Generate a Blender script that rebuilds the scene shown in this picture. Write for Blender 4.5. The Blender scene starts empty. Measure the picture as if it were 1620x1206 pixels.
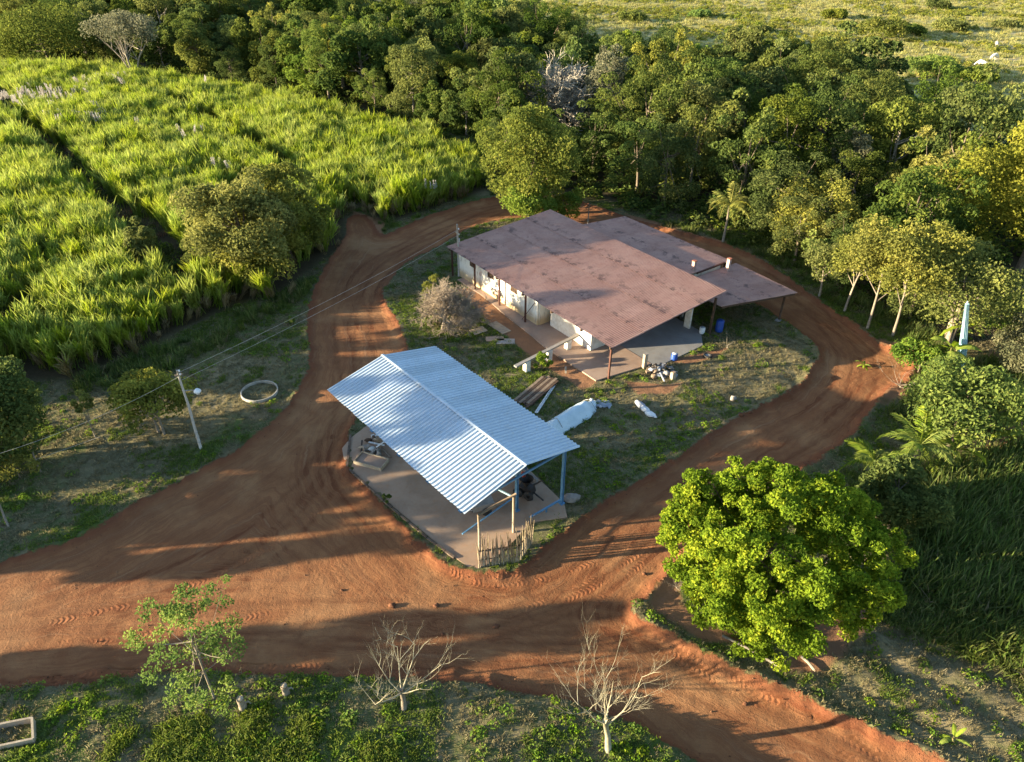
import bpy, math, random
import numpy as np
from mathutils import Vector, Matrix

random.seed(7)
R = math.radians
C = bpy.context.scene
col = C.collection

# ------------------------------------------------------------------ camera, sky, sun, exposure
CAM_H, PITCH, ROLL, FPX, PW, PH = 30.0, 0.593, 0.0095, 1120.0, 1620, 1206
_c, _s = math.cos(PITCH), math.sin(PITCH)
_cr, _sr = math.cos(ROLL), math.sin(ROLL)
r0, f0, u0 = Vector((1, 0, 0)), Vector((0, _c, -_s)), Vector((0, _s, _c))
rr = r0 * _cr + u0 * _sr
uu = u0 * _cr - r0 * _sr
cam = bpy.data.cameras.new('drone_camera')
cam.sensor_width = 36.0
cam.lens = FPX / PW * 36.0
cam.clip_start = 0.5
cam.clip_end = 3000
camo = bpy.data.objects.new('drone_camera', cam)
col.objects.link(camo)
camo.matrix_world = Matrix(((rr.x, uu.x, -f0.x, 0), (rr.y, uu.y, -f0.y, 0), (rr.z, uu.z, -f0.z, CAM_H), (0, 0, 0, 1)))
C.camera = camo

SUN_AZ = R(8.5)       # shadows run along +x, a little away from the camera
SUN_EL = R(9.5)
w = bpy.data.worlds.new('World')
C.world = w
w.use_nodes = True
nt = w.node_tree
bg = nt.nodes['Background']
sky = nt.nodes.new('ShaderNodeTexSky')
sky.sky_type = 'NISHITA'
sky.sun_disc = False
sky.ozone_density = 1.6
sky.dust_density = .6
sky.sun_elevation = SUN_EL
sky.sun_rotation = math.atan2(-math.cos(SUN_AZ), -math.sin(SUN_AZ))
nt.links.new(sky.outputs[0], bg.inputs[0])
bg.inputs[1].default_value = 0.09
sl = bpy.data.lights.new('sun', 'SUN')
sl.energy = 5.0
sl.angle = R(0.5)
sl.color = (1.0, 0.83, 0.55)
so = bpy.data.objects.new('sun', sl)
col.objects.link(so)
sd = Vector((math.cos(SUN_AZ) * math.cos(SUN_EL), math.sin(SUN_AZ) * math.cos(SUN_EL), -math.sin(SUN_EL)))
so.rotation_euler = sd.to_track_quat('-Z', 'Y').to_euler()
C.cycles.diffuse_bounces = 5
C.cycles.transmission_bounces = 6
C.view_settings.view_transform = 'Standard'
C.view_settings.look = 'None'
C.view_settings.gamma = 1
C.view_settings.use_curve_mapping = False
C.view_settings.exposure = 2.42


# ------------------------------------------------------------------ helpers
def at(px, py, z=0.0):
    """point of the place that was measured at this spot of the photograph, at height z"""
    X, Y = px - PW / 2, py - PH / 2
    x = X * _cr + Y * _sr
    y = -X * _sr + Y * _cr
    d = Vector((x, FPX * _c - y * _s, -FPX * _s - y * _c))
    t = (z - CAM_H) / d.z
    return Vector((0, 0, CAM_H)) + d * t


def height_at(px, py, x, y):
    """height of the point above (x, y) that was measured at picture row py"""
    lo, hi = 0.0, 20.0
    for _ in range(40):
        m = (lo + hi) / 2
        if at(px, py, m).y > y:
            lo = m
        else:
            hi = m
    return lo


def tag(o, label=None, cat=None, group=None, kind=None):
    if label: o['label'] = label
    if cat: o['category'] = cat
    if group: o['group'] = group
    if kind: o['kind'] = kind
    return o


def empty(name, loc=(0, 0, 0), rz=0.0):
    o = bpy.data.objects.new(name, None)
    col.objects.link(o)
    o.location = loc
    o.rotation_euler = (0, 0, rz)
    o.empty_display_size = 0.2
    return o


def link(name, me, mat=None, parent=None, loc=None):
    o = bpy.data.objects.new(name, me)
    if mat and not me.materials:
        me.materials.append(mat)
    col.objects.link(o)
    if parent: o.parent = parent
    if loc is not None: o.location = loc
    return o


def copy_tree(o, parent=None):
    c = o.copy()
    col.objects.link(c)
    c.parent = parent
    for ch in list(o.children):
        copy_tree(ch, c)
    return c


class MB:
    """collects boxes, tubes and sheets; build() links them as one mesh object"""
    def __init__(self):
        self.v, self.f, self.sm = [], [], []

    def add(self, vs, fs, smooth=False):
        n = len(self.v)
        self.v += [tuple(p) for p in vs]
        self.f += [tuple(i + n for i in f) for f in fs]
        self.sm += [smooth] * len(fs)
        return self

    def box(self, c, s, rz=0.0, M=None, taper=1.0):
        hx, hy, hz = s[0] / 2, s[1] / 2, s[2] / 2
        vs = []
        for z in (-hz, hz):
            k = taper if z > 0 else 1.0
            for x, y in ((-hx, -hy), (hx, -hy), (hx, hy), (-hx, hy)):
                p = Vector((x * k, y * k, z))
                p = (M @ p) if M is not None else p
                if rz:
                    p = Matrix.Rotation(rz, 3, 'Z') @ p
                vs.append(Vector(c) + p)
        return self.add(vs, [(3, 2, 1, 0), (4, 5, 6, 7), (0, 1, 5, 4), (1, 2, 6, 5), (2, 3, 7, 6), (3, 0, 4, 7)])

    def beam(self, a, b, wd, hg):
        a, b = Vector(a), Vector(b)
        d = (b - a)
        L = d.length
        d.normalize()
        up = Vector((0, 0, 1)) if abs(d.z) < .95 else Vector((0, 1, 0))
        sx = d.cross(up).normalized()
        uz = sx.cross(d)
        M = Matrix((d, sx, uz)).transposed()
        return self.box((a + b) / 2, (L, wd, hg), M=M)

    def tube(self, pts, rad, n=6, cap=True):
        pts = [Vector(p) for p in pts]
        if not isinstance(rad, (list, tuple)): rad = [rad] * len(pts)
        vs, fs = [], []
        ref = Vector((0.31, 0.95, 0.05)).normalized()
        for i, p in enumerate(pts):
            d = (pts[min(i + 1, len(pts) - 1)] - pts[max(i - 1, 0)]).normalized()
            r = ref if abs(d.dot(ref)) < .9 else Vector((1, 0, 0))
            a = d.cross(r).normalized()
            b = d.cross(a)
            for k in range(n):
                t = 2 * math.pi * k / n
                vs.append(p + (a * math.cos(t) + b * math.sin(t)) * rad[i])
        for i in range(len(pts) - 1):
            for k in range(n):
                fs.append((i * n + k, i * n + (k + 1) % n, (i + 1) * n + (k + 1) % n, (i + 1) * n + k))
        if cap:
            fs.append(tuple(range(n)))
            fs.append(tuple(reversed(range((len(pts) - 1) * n, len(pts) * n))))
        return self.add(vs, fs, True)

    def lathe(self, prof, n=16, c=(0, 0, 0), M=None):
        vs, fs = [], []
        for r, z in prof:
            for k in range(n):
                t = 2 * math.pi * k / n
                p = Vector((r * math.cos(t), r * math.sin(t), z))
                if M is not None: p = M @ p
                vs.append(p + Vector(c))
        for i in range(len(prof) - 1):
            for k in range(n):
                fs.append((i * n + k, i * n + (k + 1) % n, (i + 1) * n + (k + 1) % n, (i + 1) * n + k))
        return self.add(vs, fs, True)

    def prism(self, poly, z0, z1):
        n = len(poly)
        vs = [(p[0], p[1], z0) for p in poly] + [(p[0], p[1], z1) for p in poly]
        fs = [tuple(range(n, 2 * n)), tuple(reversed(range(n)))]
        for i in range(n):
            j = (i + 1) % n
            fs.append((i, j, n + j, n + i))
        return self.add(vs, fs)

    def blob(self, c, r, seed=0, sub=8, amp=.18):
        rng = random.Random(seed)
        ph = [rng.uniform(0, 6.3) for _ in range(6)]
        vs, fs = [], []
        nu, nv = sub * 2, sub
        for i in range(nv + 1):
            th = math.pi * i / nv
            for k in range(nu):
                f = 2 * math.pi * k / nu
                d = Vector((math.sin(th) * math.cos(f), math.sin(th) * math.sin(f), math.cos(th)))
                m = 1 + amp * (math.sin(3 * d.x + ph[0]) * math.sin(4 * d.y + ph[1]) + .6 * math.sin(7 * d.z + ph[2] + 3 * d.x) + .4 * math.sin(9 * d.y + ph[3]))
                vs.append(Vector(c) + Vector((d.x * r[0] * m, d.y * r[1] * m, d.z * r[2] * m)))
        for i in range(nv):
            for k in range(nu):
                fs.append((i * nu + k, (i + 1) * nu + k, (i + 1) * nu + (k + 1) % nu, i * nu + (k + 1) % nu))
        return self.add(vs, fs, True)

    def mesh(self, name):
        me = bpy.data.meshes.new(name)
        me.from_pydata(self.v, [], self.f)
        me.polygons.foreach_set('use_smooth', self.sm)
        me.update()
        return me

    def build(self, name, mat=None, parent=None, loc=None):
        return link(name, self.mesh(name), mat, parent, loc)


def np_mesh(name, V, Q, attrs=None, smooth=True):
    """fast mesh from arrays: V (n,3), Q (m,4), attrs name -> (n,)"""
    me = bpy.data.meshes.new(name)
    V = np.ascontiguousarray(V, np.float32)
    Q = np.ascontiguousarray(Q, np.int32)
    me.vertices.add(len(V))
    me.vertices.foreach_set('co', V.ravel())
    k = Q.shape[1]
    me.loops.add(Q.size)
    me.loops.foreach_set('vertex_index', Q.ravel())
    me.polygons.add(len(Q))
    me.polygons.foreach_set('loop_start', np.arange(0, Q.size, k, dtype=np.int32))
    me.polygons.foreach_set('loop_total', np.full(len(Q), k, np.int32))
    me.polygons.foreach_set('use_smooth', np.full(len(Q), smooth, bool))
    me.update(calc_edges=True)
    for n, a in (attrs or {}).items():
        at_ = me.attributes.new(n, 'FLOAT', 'POINT')
        at_.data.foreach_set('value', np.ascontiguousarray(a, np.float32))
    me.validate()
    return me


# ------------------------------------------------------------------ materials
class Sh:
    def __init__(self, name):
        self.m = bpy.data.materials.new(name)
        self.m.use_nodes = True
        self.t = self.m.node_tree
        self.t.nodes.clear()
        self.out = self.t.nodes.new('ShaderNodeOutputMaterial')
        self._pos = None

    def n(self, typ, **kw):
        nd = self.t.nodes.new(typ)
        for k, v in kw.items():
            setattr(nd, k, v)
        return nd

    def put(self, sock, v):
        if hasattr(v, 'is_output'):
            self.t.links.new(v, sock)
        elif isinstance(v, (tuple, list)):
            sock.default_value = tuple(v) + (1,) if len(v) == 3 and len(sock.default_value) == 4 else v
        else:
            sock.default_value = v

    def pos(self):
        if self._pos is None:
            self._pos = self.n('ShaderNodeNewGeometry').outputs['Position']
        return self._pos

    def obj(self):
        return self.n('ShaderNodeTexCoord').outputs['Object']

    def rand(self):
        return self.n('ShaderNodeObjectInfo').outputs['Random']

    def attr(self, name):
        a = self.n('ShaderNodeAttribute', attribute_name=name)
        return a.outputs['Fac']

    def iattr(self, name):
        a = self.n('ShaderNodeAttribute', attribute_name=name, attribute_type='INSTANCER')
        return a.outputs['Fac']

    def scale(self, vec, s):
        nd = self.n('ShaderNodeVectorMath', operation='MULTIPLY')
        self.put(nd.inputs[0], vec)
        nd.inputs[1].default_value = s
        return nd.outputs[0]

    def noise(self, vec, sc, det=4, rough=.55, dist=0.0):
        nd = self.n('ShaderNodeTexNoise')
        self.put(nd.inputs['Vector'], vec)
        self.put(nd.inputs['Scale'], sc)
        nd.inputs['Detail'].default_value = det
        nd.inputs['Roughness'].default_value = rough
        nd.inputs['Distortion'].default_value = dist
        return nd.outputs['Fac']

    def math(self, op, a, b=0.0, c=None, clamp=False):
        nd = self.n('ShaderNodeMath', operation=op, use_clamp=clamp)
        self.put(nd.inputs[0], a)
        self.put(nd.inputs[1], b)
        if c is not None: self.put(nd.inputs[2], c)
        return nd.outputs[0]

    def step(self, v, a, b, lo=0.0, hi=1.0):
        nd = self.n('ShaderNodeMapRange', interpolation_type='SMOOTHSTEP')
        self.put(nd.inputs[0], v)
        nd.inputs[1].default_value = a
        nd.inputs[2].default_value = b
        nd.inputs[3].default_value = lo
        nd.inputs[4].default_value = hi
        return nd.outputs[0]

    def mix(self, f, a, b, blend='MIX'):
        nd = self.n('ShaderNodeMix', data_type='RGBA', blend_type=blend)
        self.put(nd.inputs[0], f)
        self.put(nd.inputs[6], a)
        self.put(nd.inputs[7], b)
        return nd.outputs[2]

    def bump(self, h, strength=.5, dist=.05):
        nd = self.n('ShaderNodeBump')
        nd.inputs['Strength'].default_value = strength
        nd.inputs['Distance'].default_value = dist
        self.put(nd.inputs['Height'], h)
        return nd.outputs[0]

    def surf(self, colr, rough=.8, metal=0.0, normal=None, spec=.3):
        p = self.n('ShaderNodeBsdfPrincipled')
        self.put(p.inputs['Base Color'], colr)
        self.put(p.inputs['Roughness'], rough)
        self.put(p.inputs['Metallic'], metal)
        p.inputs['Specular IOR Level'].default_value = spec
        if normal is not None: self.put(p.inputs['Normal'], normal)
        self.t.links.new(p.outputs[0], self.out.inputs[0])
        return self.m


def plain(name, a, b=None, sc=3.0, rough=.8, metal=0.0, bump=0.0, spec=.3, rnd=.25):
    """weathered two-tone material with grain and a little difference from object to object"""
    s = Sh(name)
    b = b or tuple(x * .6 for x in a)
    P = s.obj()
    f = s.noise(P, sc, 5, .65)
    f2 = s.noise(P, sc * 7, 3, .6)
    c = s.mix(s.step(f, .3, .7), a, b)
    c = s.mix(s.math('MULTIPLY', f2, .35), c, tuple(x * .55 for x in a))
    v = s.math('MULTIPLY_ADD', s.rand(), rnd, 1 - rnd * .5)
    hsv = s.n('ShaderNodeHueSaturation')
    s.put(hsv.inputs['Color'], c)
    s.put(hsv.inputs['Value'], v)
    return s.surf(hsv.outputs[0], rough, metal, s.bump(f2, bump, .02) if bump else None, spec)


def leaf_mat(name, dark, mid, tip, var=.5, trans=.35, hue=.03):
    s = Sh(name)
    t = s.attr('tint')
    c = s.mix(s.step(t, .0, .55), dark, mid)
    c = s.mix(s.step(t, .5, 1.0), c, tip)
    r = s.rand()
    hsv = s.n('ShaderNodeHueSaturation')
    s.put(hsv.inputs['Color'], c)
    s.put(hsv.inputs['Value'], s.math('MULTIPLY_ADD', r, var, 1 - var * .5))
    s.put(hsv.inputs['Hue'], s.math('MULTIPLY_ADD', s.math('FRACT', s.math('MULTIPLY', r, 17.3)), hue, .5 - hue * .5))
    s.put(hsv.inputs['Saturation'], s.math('MULTIPLY_ADD', s.math('FRACT', s.math('MULTIPLY', r, 7.7)), .2, .86))
    d = s.n('ShaderNodeBsdfDiffuse')
    s.put(d.inputs[0], hsv.outputs[0])
    tr = s.n('ShaderNodeBsdfTranslucent')
    s.put(tr.inputs[0], hsv.outputs[0])
    mx = s.n('ShaderNodeMixShader')
    mx.inputs[0].default_value = trans
    s.t.links.new(d.outputs[0], mx.inputs[1])
    s.t.links.new(tr.outputs[0], mx.inputs[2])
    s.t.links.new(mx.outputs[0], s.out.inputs[0])
    return s.m


M = {}
M['leaf_forest'] = leaf_mat('forest_leaves', (0.062, 0.090, 0.022), (0.130, 0.164, 0.034), (0.235, 0.245, 0.055), .7, .46, .05)
M['leaf_olive_light'] = leaf_mat('light_olive_leaves', (0.120, 0.135, 0.032), (0.225, 0.235, 0.048), (0.340, 0.325, 0.070), .1, .46, .01)
M['leaf_bright'] = leaf_mat('bright_leaves', (0.080, 0.138, 0.018), (0.172, 0.248, 0.028), (0.320, 0.365, 0.042), .15, .46, .01)
M['leaf_yellow'] = leaf_mat('yellow_leaves', (0.125, 0.140, 0.032), (0.235, 0.240, 0.050), (0.350, 0.330, 0.070), .25, .46, .02)
M['leaf_gold'] = leaf_mat('golden_leaves', (0.110, 0.135, 0.016), (0.230, 0.240, 0.026), (0.360, 0.340, 0.040), .15, .46, .01)
M['leaf_olive'] = leaf_mat('olive_leaves', (0.080, 0.102, 0.028), (0.150, 0.176, 0.040), (0.245, 0.255, 0.062), .3, .46, .03)
M['leaf_grey'] = leaf_mat('grey_leaves', (0.110, 0.120, 0.068), (0.180, 0.185, 0.105), (0.250, 0.245, 0.150), .2, .46, .02)
M['leaf_dark'] = leaf_mat('dark_leaves', (0.046, 0.076, 0.018), (0.095, 0.136, 0.028), (0.180, 0.208, 0.042), .3, .46, .02)
M['leaf_fresh'] = leaf_mat('fresh_leaves', (0.090, 0.150, 0.028), (0.170, 0.235, 0.038), (0.280, 0.320, 0.055), .3, .46, .03)
M['leaf_banana'] = leaf_mat('banana_leaves', (.090, .150, .015), (.150, .220, .020), (.240, .290, .030), .2, .46, .02)
M['cane'] = leaf_mat('cane_blades', (0.150, 0.215, 0.022), (0.250, 0.320, 0.032), (0.370, 0.410, 0.066), .30, .46, .02)
M['cane_dry'] = leaf_mat('dry_cane_blades', (.130, .100, .045), (.220, .170, .080), (.300, .240, .120), .35, .46, .02)
M['plume'] = leaf_mat('cane_plumes', (.40, .36, .33), (.5, .46, .42), (.62, .58, .54), .2, .46, .01)
M['grass'] = leaf_mat('short_grass', (0.075, 0.120, 0.022), (0.130, 0.190, 0.030), (0.195, 0.230, 0.046), .45, .46, .03)
M['weed'] = leaf_mat('weeds', (0.085, 0.150, 0.020), (0.150, 0.235, 0.026), (0.235, 0.300, 0.036), .4, .46, .03)
M['grass_dry'] = leaf_mat('dry_grass', (0.150, 0.130, 0.068), (0.225, 0.195, 0.105), (0.300, 0.260, 0.145), .4, .46, .02)
M['grass_tall'] = leaf_mat('tall_grass', (0.065, 0.105, 0.024), (0.115, 0.160, 0.034), (0.190, 0.205, 0.066), .45, .46, .03)
M['bark'] = plain('bark', (.17, .135, .10), (.09, .07, .05), 6, .9, bump=.4)
M['bark_pale'] = plain('pale_bark', (.26, .22, .17), (.15, .12, .09), 5, .85, bump=.3)
M['bark_cream'] = plain('cream_bark', (.36, .33, .23), (.25, .22, .15), 4, .8, bump=.2)
M['twig'] = plain('grey_twigs', (.29, .235, .18), (.20, .16, .12), 6, .9)
M['twig_pale'] = plain('pale_twigs', (.30, .265, .215), (.20, .17, .135), 6, .9)
M['wood'] = plain('weathered_wood', (.27, .20, .14), (.15, .11, .08), 4, .85, bump=.3)
M['wood_dark'] = plain('dark_wood', (.11, .065, .04), (.06, .04, .03), 4, .8, bump=.3)
M['wood_pale'] = plain('pale_wood', (.42, .35, .26), (.28, .22, .16), 4, .85, bump=.3)
M['stick'] = plain('fence_sticks', (.34, .28, .19), (.17, .13, .09), 5, .85, rnd=.8)
M['steel_blue'] = plain('blue_painted_steel', (.13, .30, .50), (.10, .22, .38), 2, .45, .2)
M['steel_brown'] = plain('brown_painted_steel', (.10, .045, .035), (.07, .03, .02), 3, .6, .2)
M['steel_grey'] = plain('galvanised_steel', (.40, .41, .42), (.28, .28, .28), 4, .5, .6)
M['black'] = plain('dark_machine_paint', (.022, .021, .022), (.04, .03, .025), 5, .55)
M['red_paint'] = plain('red_machine_paint', (.40, .06, .03), (.22, .04, .03), 4, .5)
M['rubber'] = plain('black_rubber', (.025, .025, .026), (.05, .045, .04), 6, .8)
M['blue_plastic'] = plain('blue_plastic', (.03, .09, .38), (.02, .06, .28), 3, .4)
M['white_paint'] = plain('white_paint', (.74, .72, .68), (.55, .5, .44), 3, .7)
M['white_plastic'] = plain('white_plastic', (.72, .73, .74), (.55, .56, .58), 4, .5)
M['grey_sheet'] = plain('grey_sheeting', (.34, .37, .42), (.22, .24, .28), 3, .5)
M['blue_white'] = plain('light_blue_concrete', (.33, .52, .60), (.22, .37, .43), 2.5, .8)
M['brick_red'] = plain('red_clay', (.36, .13, .08), (.25, .09, .06), 6, .85, rnd=.5)
M['pillar_pink'] = plain('pinkish_pillar', (.48, .36, .33), (.36, .20, .16), 3, .85)
M['stone'] = plain('grey_stone', (.30, .27, .24), (.19, .16, .14), 5, .9, bump=.4)
M['cow'] = plain('white_hide', (.72, .69, .62), (.58, .54, .48), 4, .8)
M['cow_grey'] = plain('grey_hide', (.40, .36, .33), (.25, .22, .20), 4, .8)
M['hoof'] = plain('dark_hoof', (.08, .06, .05), (.05, .04, .035), 5, .7)


def roof_red():
    s = Sh('red_fibre_cement')
    P = s.pos()
    a = s.noise(P, .35, 5, .6)
    b = s.noise(P, 1.7, 6, .7, .6)
    d = s.noise(P, 14, 3, .6)
    c = s.mix(s.step(a, .35, .65), (.405, .238, .186), (.350, .192, .148))
    c = s.mix(s.math('MULTIPLY', s.step(b, .45, .75), .55), c, (.25, .125, .105))
    c = s.mix(s.math('MULTIPLY', s.step(d, .45, .8), .35), c, (.50, .33, .27))
    edge = s.attr('edge')                                       # dirt and lichen gather along the sheet laps
    st = s.math('MULTIPLY', edge, s.step(s.noise(P, 1.3, 5, .7), .49, .62))
    c = s.mix(s.math('MULTIPLY', st, .80), c, (.075, .050, .050))
    c = s.mix(s.math('MULTIPLY', s.step(s.noise(P, .8, 6, .75, .8), .64, .74), .45), c, (.13, .085, .08))
    hsv = s.n('ShaderNodeHueSaturation')
    s.put(hsv.inputs['Color'], c)
    s.put(hsv.inputs['Value'], s.math('MULTIPLY_ADD', s.rand(), .12, .94))
    return s.surf(hsv.outputs[0], .85, 0, s.bump(d, .25, .02), .2)


def roof_metal():
    s = Sh('coated_steel_sheet')
    P = s.pos()
    a = s.noise(P, .5, 5, .6)
    b = s.noise(s.scale(P, (1, 1, .2)), 6, 4, .6)
    c = s.mix(s.step(a, .35, .7), (.42, .50, .59), (.37, .45, .53))
    c = s.mix(s.math('MULTIPLY', s.step(b, .45, .75), .5), c, (.33, .35, .36))
    c = s.mix(s.math('MULTIPLY', s.step(s.noise(P, 1.3, 6, .75, .6), .54, .72), .4), c, (.36, .30, .24))
    hsv = s.n('ShaderNodeHueSaturation')
    s.put(hsv.inputs['Color'], c)
    s.put(hsv.inputs['Value'], s.math('MULTIPLY_ADD', s.rand(), .16, .90))
    return s.surf(hsv.outputs[0], .5, .15, None, .4)


def wall_dirty():
    s = Sh('stained_whitewash')
    P = s.pos()
    z = s.n('ShaderNodeSeparateXYZ')
    s.put(z.inputs[0], P)
    n1 = s.noise(P, 1.3, 6, .7, .4)
    n2 = s.noise(s.scale(P, (1, 1, .25)), 3.0, 5, .65)
    low = s.step(s.math('ADD', z.outputs[2], s.math('MULTIPLY', n1, -1.2)), -.3, .75, 1, 0)
    c = s.mix(low, (.74, .72, .66), (.50, .37, .22))
    c = s.mix(s.math('MULTIPLY', s.step(n2, .52, .70), .75), c, (.27, .23, .19))
    c = s.mix(s.math('MULTIPLY', s.step(s.noise(P, .9, 3, .5), .62, .70), .6), c, (.42, .22, .14))
    return s.surf(c, .9, 0, s.bump(n2, .2, .02), .2)


def concrete(name, a, b, cdirt):
    s = Sh(name)
    P = s.pos()
    n1 = s.noise(P, .5, 6, .65, .5)
    n2 = s.noise(P, 4, 5, .6)
    c = s.mix(s.step(n1, .35, .7), a, b)
    c = s.mix(s.math('MULTIPLY', s.step(n2, .45, .8), .5), c, cdirt)
    return s.surf(c, .9, 0, s.bump(n2, .2, .02), .2)


M['roof_red'] = roof_red()
M['roof_metal'] = roof_metal()
M['wall'] = wall_dirty()
M['concrete'] = concrete('tan_concrete', (.36, .255, .185), (.275, .19, .135), (.33, .18, .10))
M['concrete_red'] = concrete('earth_stained_concrete', (.33, .245, .195), (.26, .185, .145), (.31, .18, .12))
M['concrete_grey'] = concrete('grey_concrete', (.23, .23, .235), (.17, .17, .175), (.24, .20, .17))


def earth():
    s = Sh('earth')
    P = s.pos()
    rd = s.attr('rd')
    n_big = s.noise(P, .09, 4, .6)
    n_mid = s.noise(P, .55, 6, .65, .5)
    n_fine = s.noise(P, 3.2, 6, .7)
    n_grit = s.noise(P, 14, 4, .7)
    # grass-covered ground
    g = s.mix(s.step(n_mid, .38, .62), (.050, .072, .022), (.140, .122, .068))
    g = s.mix(s.step(n_fine, .42, .72), g, (.185, .156, .094))
    g = s.mix(s.step(s.noise(P, .22, 5, .6), .50, .68), g, (.070, .105, .022))
    g = s.mix(s.math('MULTIPLY', s.step(n_big, .55, .72), .5), g, (.190, .120, .070))
    g = s.mix(s.math('MULTIPLY', s.attr('dry'), s.step(n_mid, .62, .35)), g, s.mix(n_fine, (.260, .208, .122), (.180, .148, .080)))
    bare = s.step(s.math('ADD', s.attr('bare'), s.math('MULTIPLY_ADD', n_mid, .9, -.45)), .35, .75)
    g = s.mix(bare, g, s.mix(n_fine, (.26, .138, .075), (.19, .098, .055)))
    # field floors
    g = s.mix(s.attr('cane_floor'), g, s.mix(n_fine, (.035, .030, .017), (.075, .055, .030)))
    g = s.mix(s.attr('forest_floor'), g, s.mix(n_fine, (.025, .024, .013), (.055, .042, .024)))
    past = s.mix(s.step(n_mid, .35, .65), (.42, .36, .16), (.24, .245, .065))
    past = s.mix(s.step(s.noise(P, .12, 5, .7, .8), .5, .66), past, (.47, .38, .21))
    past = s.mix(s.math('MULTIPLY', s.step(n_fine, .55, .75), .5), past, (.52, .44, .25))
    g = s.mix(s.attr('pasture'), g, past)
    # graded dirt road: streaks follow the road's edges
    sp = s.n('ShaderNodeSeparateXYZ')
    s.put(sp.inputs[0], P)
    cv = s.n('ShaderNodeCombineXYZ')
    s.put(cv.inputs[0], s.math('MULTIPLY', rd, 2.6))
    s.put(cv.inputs[1], s.math('MULTIPLY', sp.outputs[0], .10))
    s.put(cv.inputs[2], s.math('MULTIPLY', sp.outputs[1], .10))
    streak = s.noise(cv.outputs[0], 1.0, 6, .7, .3)
    d = s.mix(s.step(n_mid, .3, .7), (.262, .124, .057), (.200, .086, .039))
    d = s.mix(s.math('MULTIPLY', s.step(streak, .44, .62), .8), d, (.135, .045, .020))
    d = s.mix(s.math('MULTIPLY', s.step(s.noise(P, .16, 5, .6), .48, .68), .55), d, (.350, .195, .095))
    d = s.mix(s.math('MULTIPLY', s.step(n_grit, .5, .8), .35), d, (.110, .045, .024))
    rut = s.attr('rut')
    d = s.mix(s.math('MULTIPLY', rut, s.step(n_fine, .25, .75, .35, .85)), d, (.115, .046, .023))
    d = s.mix(s.math('MULTIPLY', s.step(rut, .25, .0), s.step(streak, .50, .70, 0, .45)), d, (.37, .22, .115))
    edge = s.step(rd, .0, .9, 1, 0)
    d = s.mix(s.math('MULTIPLY', edge, .7), d, s.mix(n_fine, (.165, .052, .026), (.115, .038, .021)))
    k = s.step(s.math('ADD', rd, s.math('MULTIPLY_ADD', n_fine, .9, -.45)), -.10, .14)
    c = s.mix(k, g, d)
    # tread bars of the tractor tyres
    tm = s.attr('tread')
    bars = s.math('SINE', s.math('MULTIPLY', s.attr('along'), 2 * math.pi / .26))
    tm = s.math('MULTIPLY', tm, s.step(s.noise(P, .6, 4, .65), .42, .60))
    h = s.math('MULTIPLY', s.math('MULTIPLY', bars, tm), .022)
    h = s.math('ADD', h, s.math('MULTIPLY', n_grit, .045))
    h = s.math('ADD', h, s.math('MULTIPLY', n_fine, .08))
    h = s.math('ADD', h, s.math('MULTIPLY', s.math('MULTIPLY', streak, k), .07))
    c = s.mix(s.math('MULTIPLY', tm, .35), c, (.30, .105, .045))
    return s.surf(c, .95, 0, s.bump(h, .8, 1.0), .1)


M['earth'] = earth()

# ------------------------------------------------------------------ the lie of the land
def smooth_poly(P, n=5):
    """closed polygon through the points P with rounded corners"""
    P = np.array(P, float)
    out = []
    N = len(P)
    for i in range(N):
        p0, p1, p2, p3 = P[i - 1], P[i], P[(i + 1) % N], P[(i + 2) % N]
        for k in range(n):
            t = k / n
            out.append(.5 * ((2 * p1) + (-p0 + p2) * t + (2 * p0 - 5 * p1 + 4 * p2 - p3) * t * t + (-p0 + 3 * p1 - 3 * p2 + p3) * t ** 3))
    return np.array(out)


def smooth_line(P, n=5):
    P = np.array([P[0]] + list(P) + [P[-1]], float)
    out = []
    for i in range(1, len(P) - 2):
        p0, p1, p2, p3 = P[i - 1], P[i], P[i + 1], P[i + 2]
        for k in range(n):
            t = k / n
            out.append(.5 * ((2 * p1) + (-p0 + p2) * t + (2 * p0 - 5 * p1 + 4 * p2 - p3) * t * t + (-p0 + 3 * p1 - 3 * p2 + p3) * t ** 3))
    return np.array(out + [P[-1]])


def W2(pts, z=0.0):
    return [tuple(at(*p, z)[:2]) for p in pts]


def inside(P, poly):
    x, y = P[:, 0], P[:, 1]
    r = np.zeros(len(P), bool)
    n = len(poly)
    for i in range(n):
        x1, y1 = poly[i]
        x2, y2 = poly[(i + 1) % n]
        if y1 == y2: continue
        c = ((y1 > y) != (y2 > y))
        r ^= c & (x < (x2 - x1) * (y - y1) / (y2 - y1) + x1)
    return r


def dist_poly(P, poly, closed=True):
    d = np.full(len(P), 1e9)
    n = len(poly)
    for i in range(n if closed else n - 1):
        a = np.array(poly[i]); b = np.array(poly[(i + 1) % n])
        ab = b - a
        L = ab @ ab + 1e-12
        t = np.clip(((P - a) @ ab) / L, 0, 1)
        q = P - a - t[:, None] * ab
        d = np.minimum(d, (q * q).sum(1))
    return np.sqrt(d)


def sdist(P, poly):
    d = dist_poly(P, poly)
    return np.where(inside(P, poly), d, -d)


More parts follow.
